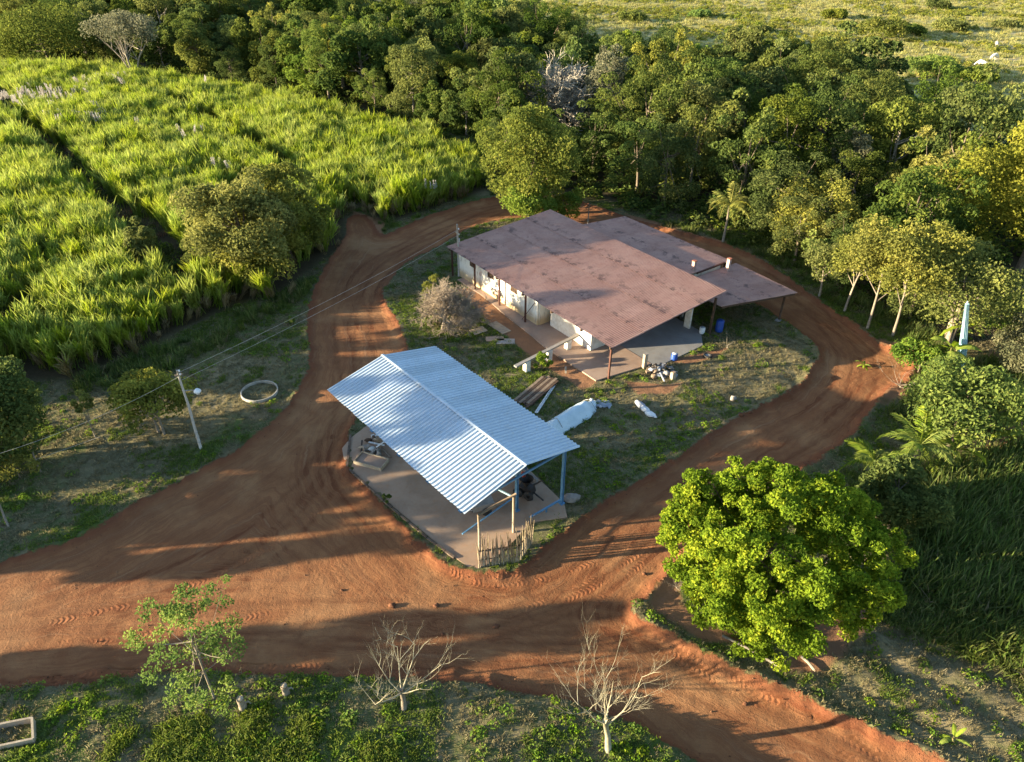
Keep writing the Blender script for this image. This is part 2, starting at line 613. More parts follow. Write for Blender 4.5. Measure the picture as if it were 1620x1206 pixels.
OUTER = smooth_poly(W2([(-520, 1010), (-200, 942), (0, 890), (120, 850), (250, 780), (360, 720), (430, 670), (470, 620), (489, 570), (485, 520), (492, 470),
    (520, 412), (546, 378), (548, 350), (566, 340), (588, 348), (604, 372), (640, 358), (700, 334), (780, 312), (860, 308), (930, 322), (1000, 346),
    (1100, 374), (1180, 400), (1235, 432), (1300, 480), (1360, 520), (1396, 548), (1446, 562), (1440, 598), (1400, 622), (1378, 655), (1335, 700),
    (1250, 760), (1150, 828), (1072, 890), (1040, 932), (1006, 966), (1050, 1002), (1130, 1042), (1250, 1097), (1350, 1142), (1500, 1208), (1660, 1275),
    (1300, 1310), (1112, 1212), (1040, 1170), (950, 1130), (860, 1105), (750, 1085), (600, 1075), (400, 1068), (250, 1070), (150, 1080), (0, 1093), (-200, 1112), (-520, 1140)]))
ISLAND = smooth_poly(W2([(798, 906), (745, 899), (700, 886), (650, 842), (600, 792), (556, 744), (551, 700), (562, 668), (600, 630), (648, 585), (640, 530), (613, 482),
    (609, 455), (650, 412), (700, 388), (755, 356), (830, 345), (900, 354), (1000, 398), (1100, 437), (1165, 465), (1215, 495), (1262, 524), (1290, 550), (1293, 566),
    (1280, 592), (1240, 625), (1180, 655), (1090, 710), (1040, 745), (950, 800), (870, 856), (838, 888)]))
CANE = W2([(-200, 98), (0, 108), (130, 114), (270, 132), (400, 155), (560, 195), (680, 222), (772, 262), (778, 296), (720, 316), (640, 345), (602, 352),
    (572, 318), (546, 330), (546, 392), (520, 405), (440, 462), (370, 482), (280, 525), (250, 540), (200, 565), (120, 600), (0, 605), (-200, 650)])
LANES = [W2([(-20, 120), (20, 188), (80, 240), (130, 290), (200, 355), (250, 425)]), W2([(250, 160), (330, 200), (400, 240), (470, 290)])]
LANE_W = [1.7, 1.4]
CLEAR = [W2([(170, 340), (260, 345), (330, 440), (300, 500), (230, 420)]), W2([(0, 470), (70, 480), (90, 540), (0, 545)])]
FOREST = W2([(-250, 62), (0, 88), (130, 94), (270, 116), (400, 136), (560, 172), (680, 200), (770, 226), (800, 296), (860, 298), (930, 310), (1010, 330), (1100, 352),
    (1200, 385), (1300, 445), (1350, 480), (1440, 520), (1520, 545), (1700, 575), (2000, 640)]) + \
    W2([(2100, 260), (1800, 205), (1640, 175), (1560, 165), (1480, 150), (1425, 125), (1395, 88), (1330, 70), (1200, 52), (1080, 52), (960, 42), (880, 14), (840, 2), (600, -14), (420, -40), (-300, -40)], 9.0)

TREADS = [[(690, 880), (720, 900), (770, 913), (830, 905), (900, 885)], [(690, 890), (735, 917), (800, 925), (880, 908), (960, 880)],
    [(1040, 1000), (1120, 1055), (1200, 1095), (1320, 1150), (1420, 1200)], [(1010, 985), (1080, 1045), (1170, 1100), (1260, 1145), (1380, 1206)],
    [(1240, 1110), (1330, 1165), (1420, 1215)], [(820, 960), (880, 945), (960, 905), (1030, 860), (1130, 790)], [(930, 960), (1000, 900), (1060, 850), (1150, 780)],
    [(0, 1085), (120, 1066), (260, 1058), (420, 1052), (560, 1052)], [(0, 1022), (160, 1010), (300, 990), (460, 960)], [(60, 985), (200, 955), (320, 915), (430, 860), (520, 790)],
    [(880, 950), (930, 930), (980, 900)], [(1050, 930), (1090, 990), (1180, 1050)]]

# wheel paths along the roads: (centre line, half track)
RUTS = [([(-60, 1000), (200, 935), (400, 845), (515, 725), (556, 610), (545, 505), (580, 425), (650, 382), (740, 338), (800, 325)], .85), ([(-60, 1020), (250, 965), (440, 850), (540, 720), (580, 600), (570, 500), (600, 430), (680, 375), (790, 330)], .80),
        ([(200, 990), (560, 965), (780, 965), (930, 905), (1050, 805), (1180, 715), (1300, 645), (1345, 585), (1320, 520), (1250, 458), (1150, 405)], .85), ([(700, 1000), (900, 945), (1060, 830), (1200, 730), (1320, 660), (1370, 590), (1345, 530), (1270, 470)], .80),
        ([(-60, 1052), (300, 1038), (600, 1030), (850, 1020), (1000, 1030), (1150, 1095), (1300, 1160), (1440, 1215)], .85), ([(500, 1000), (800, 990), (1000, 1000), (1150, 1062), (1300, 1128), (1480, 1206)], .85),
        ([(520, 700), (545, 760), (620, 850), (720, 930), (860, 960), (1000, 980)], .80)]

BANK = W2([(-520, 1140), (0, 1093), (250, 1070), (600, 1075), (860, 1105), (1040, 1170), (1112, 1212), (1300, 1310), (1300, 1700), (-700, 1700)])


def hash_noise(x, y, sc, seed):
    """smooth value noise on arrays"""
    x = x * sc; y = y * sc
    xi = np.floor(x).astype(np.int64); yi = np.floor(y).astype(np.int64)
    fx = x - xi; fy = y - yi
    fx = fx * fx * (3 - 2 * fx); fy = fy * fy * (3 - 2 * fy)

    def h(a, b):
        v = (a * 374761393 + b * 668265263 + seed * 2246822519) & 0xFFFFFFFF
        v = ((v ^ (v >> 13)) * 1274126177) & 0xFFFFFFFF
        return ((v ^ (v >> 16)) & 0xFFFF) / 65535.0
    return (h(xi, yi) * (1 - fx) + h(xi + 1, yi) * fx) * (1 - fy) + (h(xi, yi + 1) * (1 - fx) + h(xi + 1, yi + 1) * fx) * fy


def sst(v, a, b):
    t = np.clip((v - a) / (b - a), 0, 1)
    return t * t * (3 - 2 * t)


def road_sd(P):
    d = np.full(len(P), -50.0)
    near = (P[:, 1] < 95) & (np.abs(P[:, 0]) < 75)
    q = P[near]
    a = sdist(q, OUTER)
    b = -sdist(q, ISLAND)
    d[near] = np.minimum(a, b)
    wob = (hash_noise(P[:, 0], P[:, 1], 1.1, 3) - .5) * .35 + (hash_noise(P[:, 0], P[:, 1], 3.3, 4) - .5) * .18
    return d + wob


def ground_z(P, d=None):
    P = np.asarray(P, float)
    if d is None: d = road_sd(P)
    x, y = P[:, 0], P[:, 1]
    z = (hash_noise(x, y, .35, 11) - .5) * .12 + (hash_noise(x, y, 1.6, 12) - .5) * .06 + (hash_noise(x, y, 4.5, 13) - .5) * .03
    z *= np.where(d > 0, .45, 1.0)
    z = z - .20 * sst(d, -.1, .9)
    isl = inside(P, ISLAND)
    lip = np.exp(-((d + .05) / .32) ** 2)
    right = sst(x - (y - 30) * .25, 2, 9)
    z = z + lip * (.07 + .12 * right) * np.where(isl, .6 + .3 * (x > 10), 1.0) * (.4 + 1.2 * hash_noise(x, y, .8, 21))
    crumbs = np.exp(-((d - .25) / .5) ** 2) * np.maximum(hash_noise(x, y, 3.0, 31) - .55, 0) * .35
    z = z + crumbs
    bank = inside(P, BANK)
    z = z + np.where(bank, .42 * sst(-d, -.15, .55) + .25 * sst(-d, 2, 6), 0)
    # low furrows in the grass right of the road
    fur = sst(x, 12, 15) * sst(27 - y, 0, 3) * sst(-d, .6, 1.6)
    z = z + fur * .09 * np.sin((x * .55 + y * .83) * 2 * math.pi / 2.3)
    return z


def gz(x, y):
    return float(ground_z(np.array([[x, y]]))[0])


def axis(fine0, fine1, step, lo, hi, grow=1.07):
    a = list(np.arange(fine0, fine1 + 1e-6, step))
    s_ = step
    while a[-1] < hi:
        s_ *= grow
        a.append(a[-1] + s_)
    s_ = step
    b = []
    v = fine0
    while v > lo:
        s_ *= grow
        v -= s_
        b.append(v)
    return np.array(b[::-1] + a)


def build_land():
    ys1 = np.arange(10, 50, .17)
    ys2 = axis(50, 88, .27, 50, 700, 1.05)
    ys = np.concatenate([np.array([-40, -15, 0, 6, 8.5]), ys1, ys2])
    xs = axis(-31, 33, .20, -420, 460, 1.07)
    X, Y = np.meshgrid(xs, ys)
    P = np.stack([X.ravel(), Y.ravel()], 1)
    d = road_sd(P)
    z = ground_z(P, d)
    ny, nx = X.shape
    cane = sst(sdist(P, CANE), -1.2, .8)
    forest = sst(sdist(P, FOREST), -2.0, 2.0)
    far = (P[:, 1] > 120) & (P[:, 0] > -20)
    pasture = np.where(far, 1.0, 0.0) * (1 - forest) * (1 - cane)
    bare = np.zeros(len(P))
    for poly, wdt in BARE:
        bare = np.maximum(bare, sst(sdist(P, poly), -wdt, wdt * .6))
    tread = np.zeros(len(P)); along = np.zeros(len(P))
    for tr in TREADS:
        T = np.array(W2(tr))
        T = np.array([(T[i] * (1 - k / 8) + T[i + 1] * (k / 8)) for i in range(len(T) - 1) for k in range(8)] + [T[-1]])
        best = np.full(len(P), 1e9)
        s0 = 0.0
        al = np.zeros(len(P))
        sgn = np.zeros(len(P))
        for i in range(len(T) - 1):
            a, b = T[i], T[i + 1]
            ab = b - a
            L = np.sqrt(ab @ ab)
            t = np.clip(((P - a) @ ab) / (L * L), 0, 1)
            q = P - a - t[:, None] * ab
            dd = np.sqrt((q * q).sum(1))
            m = dd < best
            best = np.where(m, dd, best)
            al = np.where(m, s0 + t * L, al)
            s0 += L
        wt = sst(.30 - best, 0, .14) * sst(al, 0, 1.0) * sst(s0 - al, 0, 1.0)
        m = wt > tread
        tread = np.where(m, wt, tread)
        along = np.where(wt > 0, al + best * .8, along)
    tread *= sst(d, .1, .4)
    rut = np.zeros(len(P))
    nr = d > -.5
    for line, hw in RUTS:
        T_ = smooth_line(W2(line))
        dd = dist_poly(P[nr], T_, False) + (hash_noise(P[nr, 0], P[nr, 1], .3, 111) - .5) * .25
        e_ = np.exp(-((dd - hw) / .17) ** 2)
        rut[nr] = np.maximum(rut[nr], e_ * (.35 + .65 * hash_noise(P[nr, 0], P[nr, 1], .22, 112)))
    rut *= sst(d, .2, .6)
    z = z - rut * .03
    z = z - tread * .015
    V = np.stack([P[:, 0], P[:, 1], z], 1)
    idx = np.arange(ny * nx).reshape(ny, nx)
    Q = np.stack([idx[:-1, :-1], idx[:-1, 1:], idx[1:, 1:], idx[1:, :-1]], -1).reshape(-1, 4)
    dq = d[Q].mean(1)
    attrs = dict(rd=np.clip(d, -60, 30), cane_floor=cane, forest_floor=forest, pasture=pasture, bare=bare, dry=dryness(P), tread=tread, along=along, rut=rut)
    for nm, sel in (('ground', dq <= 0), ('dirt_road', dq > 0)):
        q = Q[sel]
        u, inv = np.unique(q, return_inverse=True)
        me = np_mesh(nm, V[u], inv.reshape(-1, 4), {k: a[u] for k, a in attrs.items()})
        tag(link(nm, me, M['earth']), kind='structure')


# frames of the two buildings
BO, BA = (-8.569, 39.597), -.861
RO, RA = (-6.39, 62.756), -.927


def loc_w(o, a, s_, t_):
    return (o[0] + math.cos(a) * s_ - math.sin(a) * t_, o[1] + math.sin(a) * s_ + math.cos(a) * t_)


def RW(s_, t_): return loc_w(RO, RA, s_, t_)
def BW(s_, t_): return loc_w(BO, BA, s_, t_)


BARE = [([RW(4, .5), RW(22.3, -.9), RW(22.3, -2.2), RW(15.5, -2.4), RW(8, -1.6), RW(3, -.8)], .7),
        (W2([(990, 604), (1050, 610), (1080, 606), (1060, 622), (1010, 624)]), .7),
        (W2([(1060, 572), (1110, 560), (1150, 552), (1130, 566), (1090, 576)]), .5),
        (W2([(545, 385), (600, 380), (610, 350), (560, 335)]), .8),
        (W2([(1395, 540), (1470, 560), (1460, 610), (1390, 640)]), 1.5),
        (W2([(1530, 680), (1640, 640), (1640, 760), (1560, 740)]), 1.5),
        (W2([(1560, 560), (1640, 560), (1640, 600), (1580, 600)]), 1.5),
        (W2([(1150, 385), (1100, 372), (1040, 352), (990, 338), (1010, 356), (1090, 384)]), 1.0),
        (W2([(1340, 900), (1420, 950), (1360, 1000), (1300, 1060), (1240, 1060)]), 1.0),
        (W2([(1060, 880), (1080, 960), (1180, 1020), (1110, 1010), (1030, 960)]), .8)]
DRY = [W2([(985, 610), (1100, 560), (1300, 540), (1292, 600), (1180, 665), (1040, 700), (960, 690)]), W2([(1290, 1110), (1200, 1060), (1330, 1000), (1420, 940), (1640, 1060), (1640, 1206), (1500, 1206)]), W2([(60, 780), (250, 730), (380, 660), (460, 560), (330, 560), (120, 700)])]


def dryness(P):
    k = np.zeros(len(P))
    for d_ in DRY:
        k = np.maximum(k, sst(sdist(P, d_), -2.0, 1.5))
    return k


build_land()


# ------------------------------------------------------------------ buildings
def rect_slab(name, poly, z0, z1, mat):
    m = MB().prism(poly, z0, z1)
    return tag(m.build(name, mat), kind='structure')


def corr_roof(parent, name, q, ncol, nrow, ribs, depth, mat, trapezoid=False, lap=.10):
    """sheets over the quad q = near-eave, far-eave, far-top, near-top; ribs run from eave to top. Every sheet is a part of its own."""
    q = [np.array(p, float) for p in q]
    nrm = np.cross(q[1] - q[0], q[3] - q[0])
    nrm = nrm / np.linalg.norm(nrm)
    if nrm[2] < 0: nrm = -nrm
    up = np.linalg.norm(q[3] - q[0])
    if trapezoid:
        base = [(0, 0), (.16, 0), (.30, 1), (.50, 1), (.64, 0)]
    else:
        base = [(k / 4, .5 - .5 * math.cos(2 * math.pi * k / 4)) for k in range(4)]
    prof = [((k + f), h) for k in range(ribs) for f, h in base] + [(ribs, base[0][1]), (ribs + .12, base[0][1])]
    out = []
    for c in range(ncol):
        for r in range(nrow):
            v0, v1 = r / nrow, (r + 1) / nrow
            if r < nrow - 1: v1 += lap / up
            jit = random.uniform(-.03, .03) / up
            segs = 2
            vs, fs, edge = [], [], []
            for k in range(segs + 1):
                v = v0 + (v1 - v0) * k / segs + (jit if k == 0 else 0)
                lift = (.030 if nrow > 1 else 0.0) * (1 - k / segs) + (c % 2) * .004
                for x, h in prof:
                    u = (c + x / ribs) / ncol
                    p = (q[0] * (1 - u) + q[1] * u) * (1 - v) + (q[3] * (1 - u) + q[2] * u) * v
                    vs.append(p + nrm * (h * depth + lift))
                    edge.append(1.0 if k == 0 else (0.25 if k == segs else 0.0))
            n = len(prof)
            for k in range(segs):
                for i in range(n - 1):
                    fs.append((k * n + i, k * n + i + 1, (k + 1) * n + i + 1, (k + 1) * n + i))
            me = bpy.data.meshes.new(name)
            me.from_pydata([tuple(p) for p in vs], [], fs)
            me.polygons.foreach_set('use_smooth', [not trapezoid] * len(fs))
            a = me.attributes.new('edge', 'FLOAT', 'POINT')
            a.data.foreach_set('value', edge)
            me.update()
            out.append(link(name, me, mat, parent))
    return out


def blue_shed():
    L, Wd, He, Hr = 14.37, 4.165, 4.351, 5.271
    t = tag(empty('metal_shed', (BO[0], BO[1], 0), BA), 'open sided shed with pale blue corrugated gable roof beside the red dirt road', 'shed')
    corr_roof(t, 'roof_sheet', [(0, -Wd, He), (L, -Wd, He), (L, 0, Hr), (0, 0, Hr)], 13, 1, 4, .060, M['roof_metal'], True)
    corr_roof(t, 'roof_sheet', [(L, Wd, He), (0, Wd, He), (0, 0, Hr), (L, 0, Hr)], 13, 1, 4, .060, M['roof_metal'], True)
    cap = MB()
    for k in range(7):
        a, b = L * k / 7 - .01, L * (k + 1) / 7 + .05
        for sg in (-1, 1):
            cap.add([(a, 0, Hr + .075), (b, 0, Hr + .075), (b, sg * .13, Hr + .045), (a, sg * .13, Hr + .045)], [(0, 1, 2, 3)])
    cap.build('ridge_cap', M['roof_metal'], t)
    tr = MB()
    sl = (Hr - He) / Wd
    xs = [.45, 3.8, 7.15, 10.5, 13.85]
    for x in xs:
        for sg in (-1, 1):
            tr = MB().beam((x, sg * (Wd - .25), He - .12 + sl * .25), (x, 0, Hr - .12), .09, .16)
            tr.build('rafter', M['steel_blue'], t)
        MB().beam((x, -3.42, He - .22), (x, 3.42, He - .22), .08, .12).build('tie_beam', M['steel_blue'], t)
        MB().beam((x, 0, He - .16), (x, 0, Hr - .2), .07, .07).build('king_post', M['steel_blue'], t)
    for y in (-3.9, -2.6, -1.3, 1.3, 2.6, 3.9):
        z = Hr - abs(y) * sl - .035
        MB().beam((.1, y, z), (L - .1, y, z), .06, .06).build('purlin', M['steel_grey'], t)

    def ipost(x, y, top):
        m = MB()
        m.box((x, y - .07, (top + .02) / 2), (.17, .018, top - .02)).box((x, y + .07, (top + .02) / 2), (.17, .018, top - .02)).box((x, y, top / 2), (.02, .12, top))
        m.box((x, y, .05), (.34, .30, .10))
        m.build('post', M['steel_blue'], t)
    for x in xs:
        ipost(x, 3.42, He - .16)
        if x < 12:
            ipost(x, -1.6, He + .35)
    ipost(12.56, .95, Hr - .5)
    m = MB().beam((13.80, 3.42, .30), (13.66, 1.05, .22), .10, .10)
    m.build('low_rail', M['steel_blue'], t)
    MB().beam((13.82, 2.2, .02), (13.82, 2.2, .3), .08, .08).build('rail_foot', M['steel_blue'], t)
    MB().beam((12.5, .95, 1.15), (12.9, -3.3, 1.15), .07, .07).build('side_rail', M['steel_blue'], t)
    # low block wall along the far long side, half hidden under the roof
    for k in range(11):
        for r in range(2):
            MB().box((1.0 + k * 1.02 + (r % 2) * .3, 3.10, .05 + .24 + r * .385), (1.0, .16, .37)).build('wall_block', M['concrete_grey'], t)
    return t


def red_barn():
    Wd, L, H1, H2 = 12.667, 22.843, 2.973, 3.938
    t = tag(empty('red_roofed_barn', (RO[0], RO[1], 0), RA), 'long farm barn with a single red corrugated roof and stained white walls', 'barn')
    sl = (H2 - H1) / Wd
    corr_roof(t, 'roof_sheet', [(0, 0, H1), (L, 0, H1), (L, Wd, H2), (0, Wd, H2)], 21, 4, 6, .052, M['roof_red'])
    rz = lambda y: H1 + sl * y
    for x in (.35, 4.2, 8.0, 11.8, 15.6, 19.2, 22.5):
        MB().beam((x, .12, rz(.12) - .20), (x, Wd - .12, rz(Wd - .12) - .20), .12, .22).build('rafter', M['wood_dark'], t)
    for y in (.25, 3.2, 6.35, 9.5, 12.4):
        MB().beam((.1, y, rz(y) - .05), (L - .1, y, rz(y) - .05), .08, .07).build('purlin', M['wood_dark'], t)
    for x, y in ((22.5, .3), (8.1, .42), (11.9, .42), (4.2, .42), (.35, .42)):
        MB().box((x, y, (rz(y) - .3) / 2), (.13, .13, rz(y) - .3)).build('post', M['steel_brown'], t)
    MB().box((22.5, 11.9, 1.7), (.16, .16, 3.4)).build('post', M['wood_dark'], t)

    def wall(a, b, z1=None, th=.18, mat='wall', name='wall', z0=-.1):
        a, b = Vector((a[0], a[1])), Vector((b[0], b[1]))
        d = (b - a); Lw = d.length; d.normalize()
        nn = Vector((-d.y, d.x)) * th / 2
        vs = []
        for p, s_ in ((a, -1), (b, -1), (b, 1), (a, 1)):
            q = p + nn * s_
            vs.append((q.x, q.y, z0))
        for p, s_ in ((a, -1), (b, -1), (b, 1), (a, 1)):
            q = p + nn * s_
            vs.append((q.x, q.y, (rz(q.y) - .10) if z1 is None else z1))
        m = MB().add(vs, [(3, 2, 1, 0), (4, 5, 6, 7), (0, 1, 5, 4), (1, 2, 6, 5), (2, 3, 7, 6), (3, 0, 4, 7)])
        return m.build(name, M[mat], t)
    wall((.6, .98), (12.95, .98))                  # long stained wall towards the road
    wall((12.95, 1.075), (12.95, 3.2))
    wall((13.6, 1.9), (18.6, 1.9), mat='white_paint', z1=2.75)
    wall((18.66, 1.8), (18.66, 3.4), mat='white_paint', z1=2.85)
    wall((13.6, 1.995), (13.6, 5.0), mat='white_paint')
    wall((.69, 1.075), (.69, 11.4))
    wall((.6, 11.5), (16.5, 11.5))
    wall((16.4, 4.2), (16.4, 11.4))
    wall((20.4, 11.1), (21.0, 11.1), mat='white_paint', z1=3.0)
    # window openings and a shutter in the long wall
    for x in (3.2, 6.1, 9.6):
        f = MB().box((x, .882, 2.15), (.95, .03, .62)).build('shutter', M['wood_dark'], t)
        for z in (1.95, 2.15, 2.35):
            MB().box((x, .862, z), (.85, .014, .05)).build('slat', M['wood_dark'], f)
    MB().tube([(11.4, .45, .12), (12.7, .80, 2.2)], .03).build('brace', M['steel_brown'], t)
    MB().box((10.7, .884, 2.45), (.8, .02, .3)).build('brick_patch', M['brick_red'], t)
    # lower roof behind and the lean-to by the right end, with the two pillars that rise past them
    an = [(17.8, 12.5, 3.15), (3.4, 12.5, 3.15), (3.9, 19.6, 2.85), (17.8, 19.8, 2.85)]
    corr_roof(t, 'rear_roof_sheet', [an[3], an[2], an[1], an[0]], 13, 2, 6, .040, M['roof_red'])
    l2 = [(25.0, 19.73, 2.55), (17.95, 20.3, 2.55), (17.95, 11.9, 2.75), (22.94, 12.17, 2.70)]
    corr_roof(t, 'lean_to_roof_sheet', l2, 7, 3, 6, .040, M['roof_red'])
    MB().beam((22.9, 12.3, 2.60), (24.85, 19.5, 2.47), .12, .16).build('lean_to_beam', M['wood_dark'], t)
    for k in range(3):
        MB().beam((18.1 + k * 2.2, 12.2, 2.66), (18.1 + k * 2.5, 19.8, 2.44), .08, .10).build('lean_to_rafter', M['wood_dark'], t)
    for x, y in ((24.6, 18.5), (18.3, 19.6), (18.3, 12.4)):
        MB().tube([(x, y, .1), (x, y, 2.45)], .09, 8).build('lean_to_post', M['wood_dark'], t)
        MB().box((x, y, .10), (.5, .5, .26), taper=.8).build('post_footing', M['concrete_grey'], t)
    for x, y in ((4.4, 19.1), (9, 19.1), (13.5, 19.2), (17.6, 19.2)):
        MB().box((x, y, 1.38), (.18, .18, 2.76)).build('post', M['wood_dark'], t)
    wall((4.3, 18.6), (17.5, 18.6), z1=2.7)
    wall((17.5, 13.0), (17.5, 18.5), z1=2.75)
    for x, y, zz in ((17.45, 14.9, 4.0), (18.6, 18.3, 3.75)):
        p = MB().box((x, y, zz / 2), (.28, .28, zz)).build('roof_pillar', M['pillar_pink'], t)
        MB().box((x, y, zz + .04), (.34, .34, .08)).build('pillar_cap', M['brick_red'], p)
    # brick pieces along the verge of the rear roof step
    for k in range(9):
        MB().box((17.83, 15.2 + k * .42, 2.98), (.12, .38, .16)).build('verge_brick', M['steel_brown'], t)
    return t


blue_shed()
red_barn()
rect_slab('concrete_yard', smooth_poly([BW(.2, -3.2), BW(2.75, -4.72), BW(6.85, -4.55), BW(11.0, -4.25), BW(14.17, -3.90), BW(14.75, -3.45), BW(14.35, -.9), BW(13.9, 1.0), BW(13.95, 3.55), BW(.3, 3.55)], 3).tolist(), -.25, .05, M['concrete'])
kerb_pts = [(-.1, -3.0), (1.0, -3.75), (2.7, -4.85), (6.85, -4.70), (11.0, -4.42), (13.2, -4.1)]
M['kerb'] = plain('crumbling_kerb', (.15, .115, .09), (.09, .06, .045), 4, .95, bump=.4)
kt = tag(empty('yard_kerb', (BO[0], BO[1], 0), BA), 'low crumbling concrete kerb along the road edge of the yard', 'kerb')
for i in range(len(kerb_pts) - 1):
    a, b = Vector(kerb_pts[i]), Vector(kerb_pts[i + 1])
    n = max(1, round((b - a).length / .8))
    for k in range(n):
        p, q = a.lerp(b, k / n + .01), a.lerp(b, (k + 1) / n - .01)
        MB().beam((p.x, p.y, -.03), (q.x, q.y, -.03 + random.uniform(-.02, .02)), .13, .30).build('kerb_stone', M['kerb'], kt)
fl = [RW(1.5, .2), RW(5.3, .25), RW(15.98, -.75), RW(22.2, -.72), RW(23.0, 4.4), RW(18.0, 4.4), RW(18.0, 11.6), RW(.7, 11.6)]
rect_slab('barn_floor', fl, -.2, .10, M['concrete_red'])
rect_slab('workshop_floor', [RW(18.02, 4.42), RW(23.55, 4.45), RW(23.5, 9.9), RW(21.8, 11.6), RW(18.02, 11.6)], -.2, .085, M['concrete_grey'])


# ------------------------------------------------------------------ yard things
def stick_fence():
    a, b, c_ = at(757, 899), at(822, 890), at(842, 858)
    t = tag(empty('stick_fence', (a.x, a.y, 0), 0), 'rough fence of upright thin sticks at the corner of the blue shed yard', 'fence')
    o = Vector((a.x, a.y, 0))
    seg = [(a - o, b - o, 46), (b - o, c_ - o, 26)]
    for p, q, n in seg:
        for i in range(n):
            f = (i + .5) / n + random.uniform(-.01, .01)
            x = p.lerp(q, f)
            h = random.uniform(1.55, 2.5)
            lx, ly = random.uniform(-.24, .16), random.uniform(-.14, .22)
            off = random.uniform(-.04, .04)
            MB().tube([(x.x, x.y + off, -.15), (x.x + lx * .5, x.y + off + ly * .5, h * .55), (x.x + lx, x.y + off + ly, h)], [.030, .027, .016], 5).build('stick', M['stick'], t)
    for z in (.55, 1.25):
        MB().tube([a - o + Vector((0, .06, z)), b - o + Vector((0, .06, z + .05))], .03, 6).build('cross_rail', M['wood_dark'], t)
        MB().tube([b - o + Vector((0, .06, z)), c_ - o + Vector((0, .06, z))], .03, 6).build('cross_rail', M['wood_dark'], t)


stick_fence()


def log_frame():
    a = at(756, 896)
    za = 2.75
    top_a = at(757, 817, za)
    a = Vector((top_a.x, top_a.y, 0))
    b2 = at(813, 785, za + .1)
    t = tag(empty('log_gateway', (a.x, a.y, 0)), 'leaning frame of two rough posts and a top log behind the stick fence', 'gateway')
    d = b2 - a
    MB().tube([(0, 0, -.2), (.02, 0, 1.4), (0, 0, za + .1)], [.085, .08, .07], 8).build('post', M['wood_pale'], t)
    MB().tube([(d.x, d.y, -.2), (d.x, d.y, za + .12)], [.09, .085], 8).build('post', M['wood_pale'], t)
    MB().tube([(-.05, -.03, za + .08), (d.x * .5, d.y * .5, za + .16), (d.x * 1.06, d.y * 1.06, za + .16)], .075, 8).build('top_log', M['wood'], t)
    MB().beam((d.x, d.y, za), (d.x - 1.6, d.y + 1.1, za + .05), .08, .08).build('brace', M['blue_white'], t)


log_frame()


def machine():
    p = BW(11.9, 2.3)
    t = tag(empty('feed_grinder', (p[0], p[1], .05), BA + .4), 'dark machine with a red cap standing under the near end of the blue shed', 'machine')
    MB().box((0, 0, .45), (1.0, .7, .5), taper=.85).build('body', M['black'], t)
    MB().lathe([(.10, .7), (.42, 1.25), (.44, 1.27), (.40, 1.25), (.08, .72)], 14).build('hopper', M['black'], t)
    MB().lathe([(.0, 1.62), (.14, 1.55), (.14, 1.3), (.0, 1.28)], 12, (-.25, .1, 0)).build('cap', M['red_paint'], t)
    for sg in (-1, 1):
        Mx = Matrix.Rotation(R(90), 3, 'X')
        MB().lathe([(.10, -.06), (.30, -.07), (.34, 0), (.30, .07), (.10, .06)], 16, (.35 * sg, -.45, .34), Mx).build('wheel', M['rubber'], t)
    MB().tube([(.4, .1, .8), (.9, .2, 1.3), (1.0, .2, 1.35)], .05).build('spout', M['black'], t)
    MB().beam((.5, .0, .35), (1.25, -.2, .18), .07, .07).build('drawbar', M['black'], t)


machine()


def utility_cart():
    p = BW(11.3, -.7)
    t = tag(empty('hand_cart', (p[0], p[1], .05), BA + 1.2), 'grey hand cart with a tub parked in the shade under the shed roof', 'cart')
    MB().box((0, 0, .62), (1.2, .75, .45), taper=1.15).build('tub', M['steel_grey'], t)
    MB().box((0, 0, .36), (1.3, .5, .06)).build('chassis', M['black'], t)
    Mx = Matrix.Rotation(R(90), 3, 'X')
    for sg in (-1, 1):
        MB().lathe([(.06, -.05), (.27, -.06), (.31, 0), (.27, .06), (.06, .05)], 16, (.2, .46 * sg, .31), Mx).build('wheel', M['rubber'], t)
        MB().tube([(-.6, .25 * sg, .45), (-1.3, .25 * sg, .85)], .025).build('handle', M['steel_grey'], t)


utility_cart()


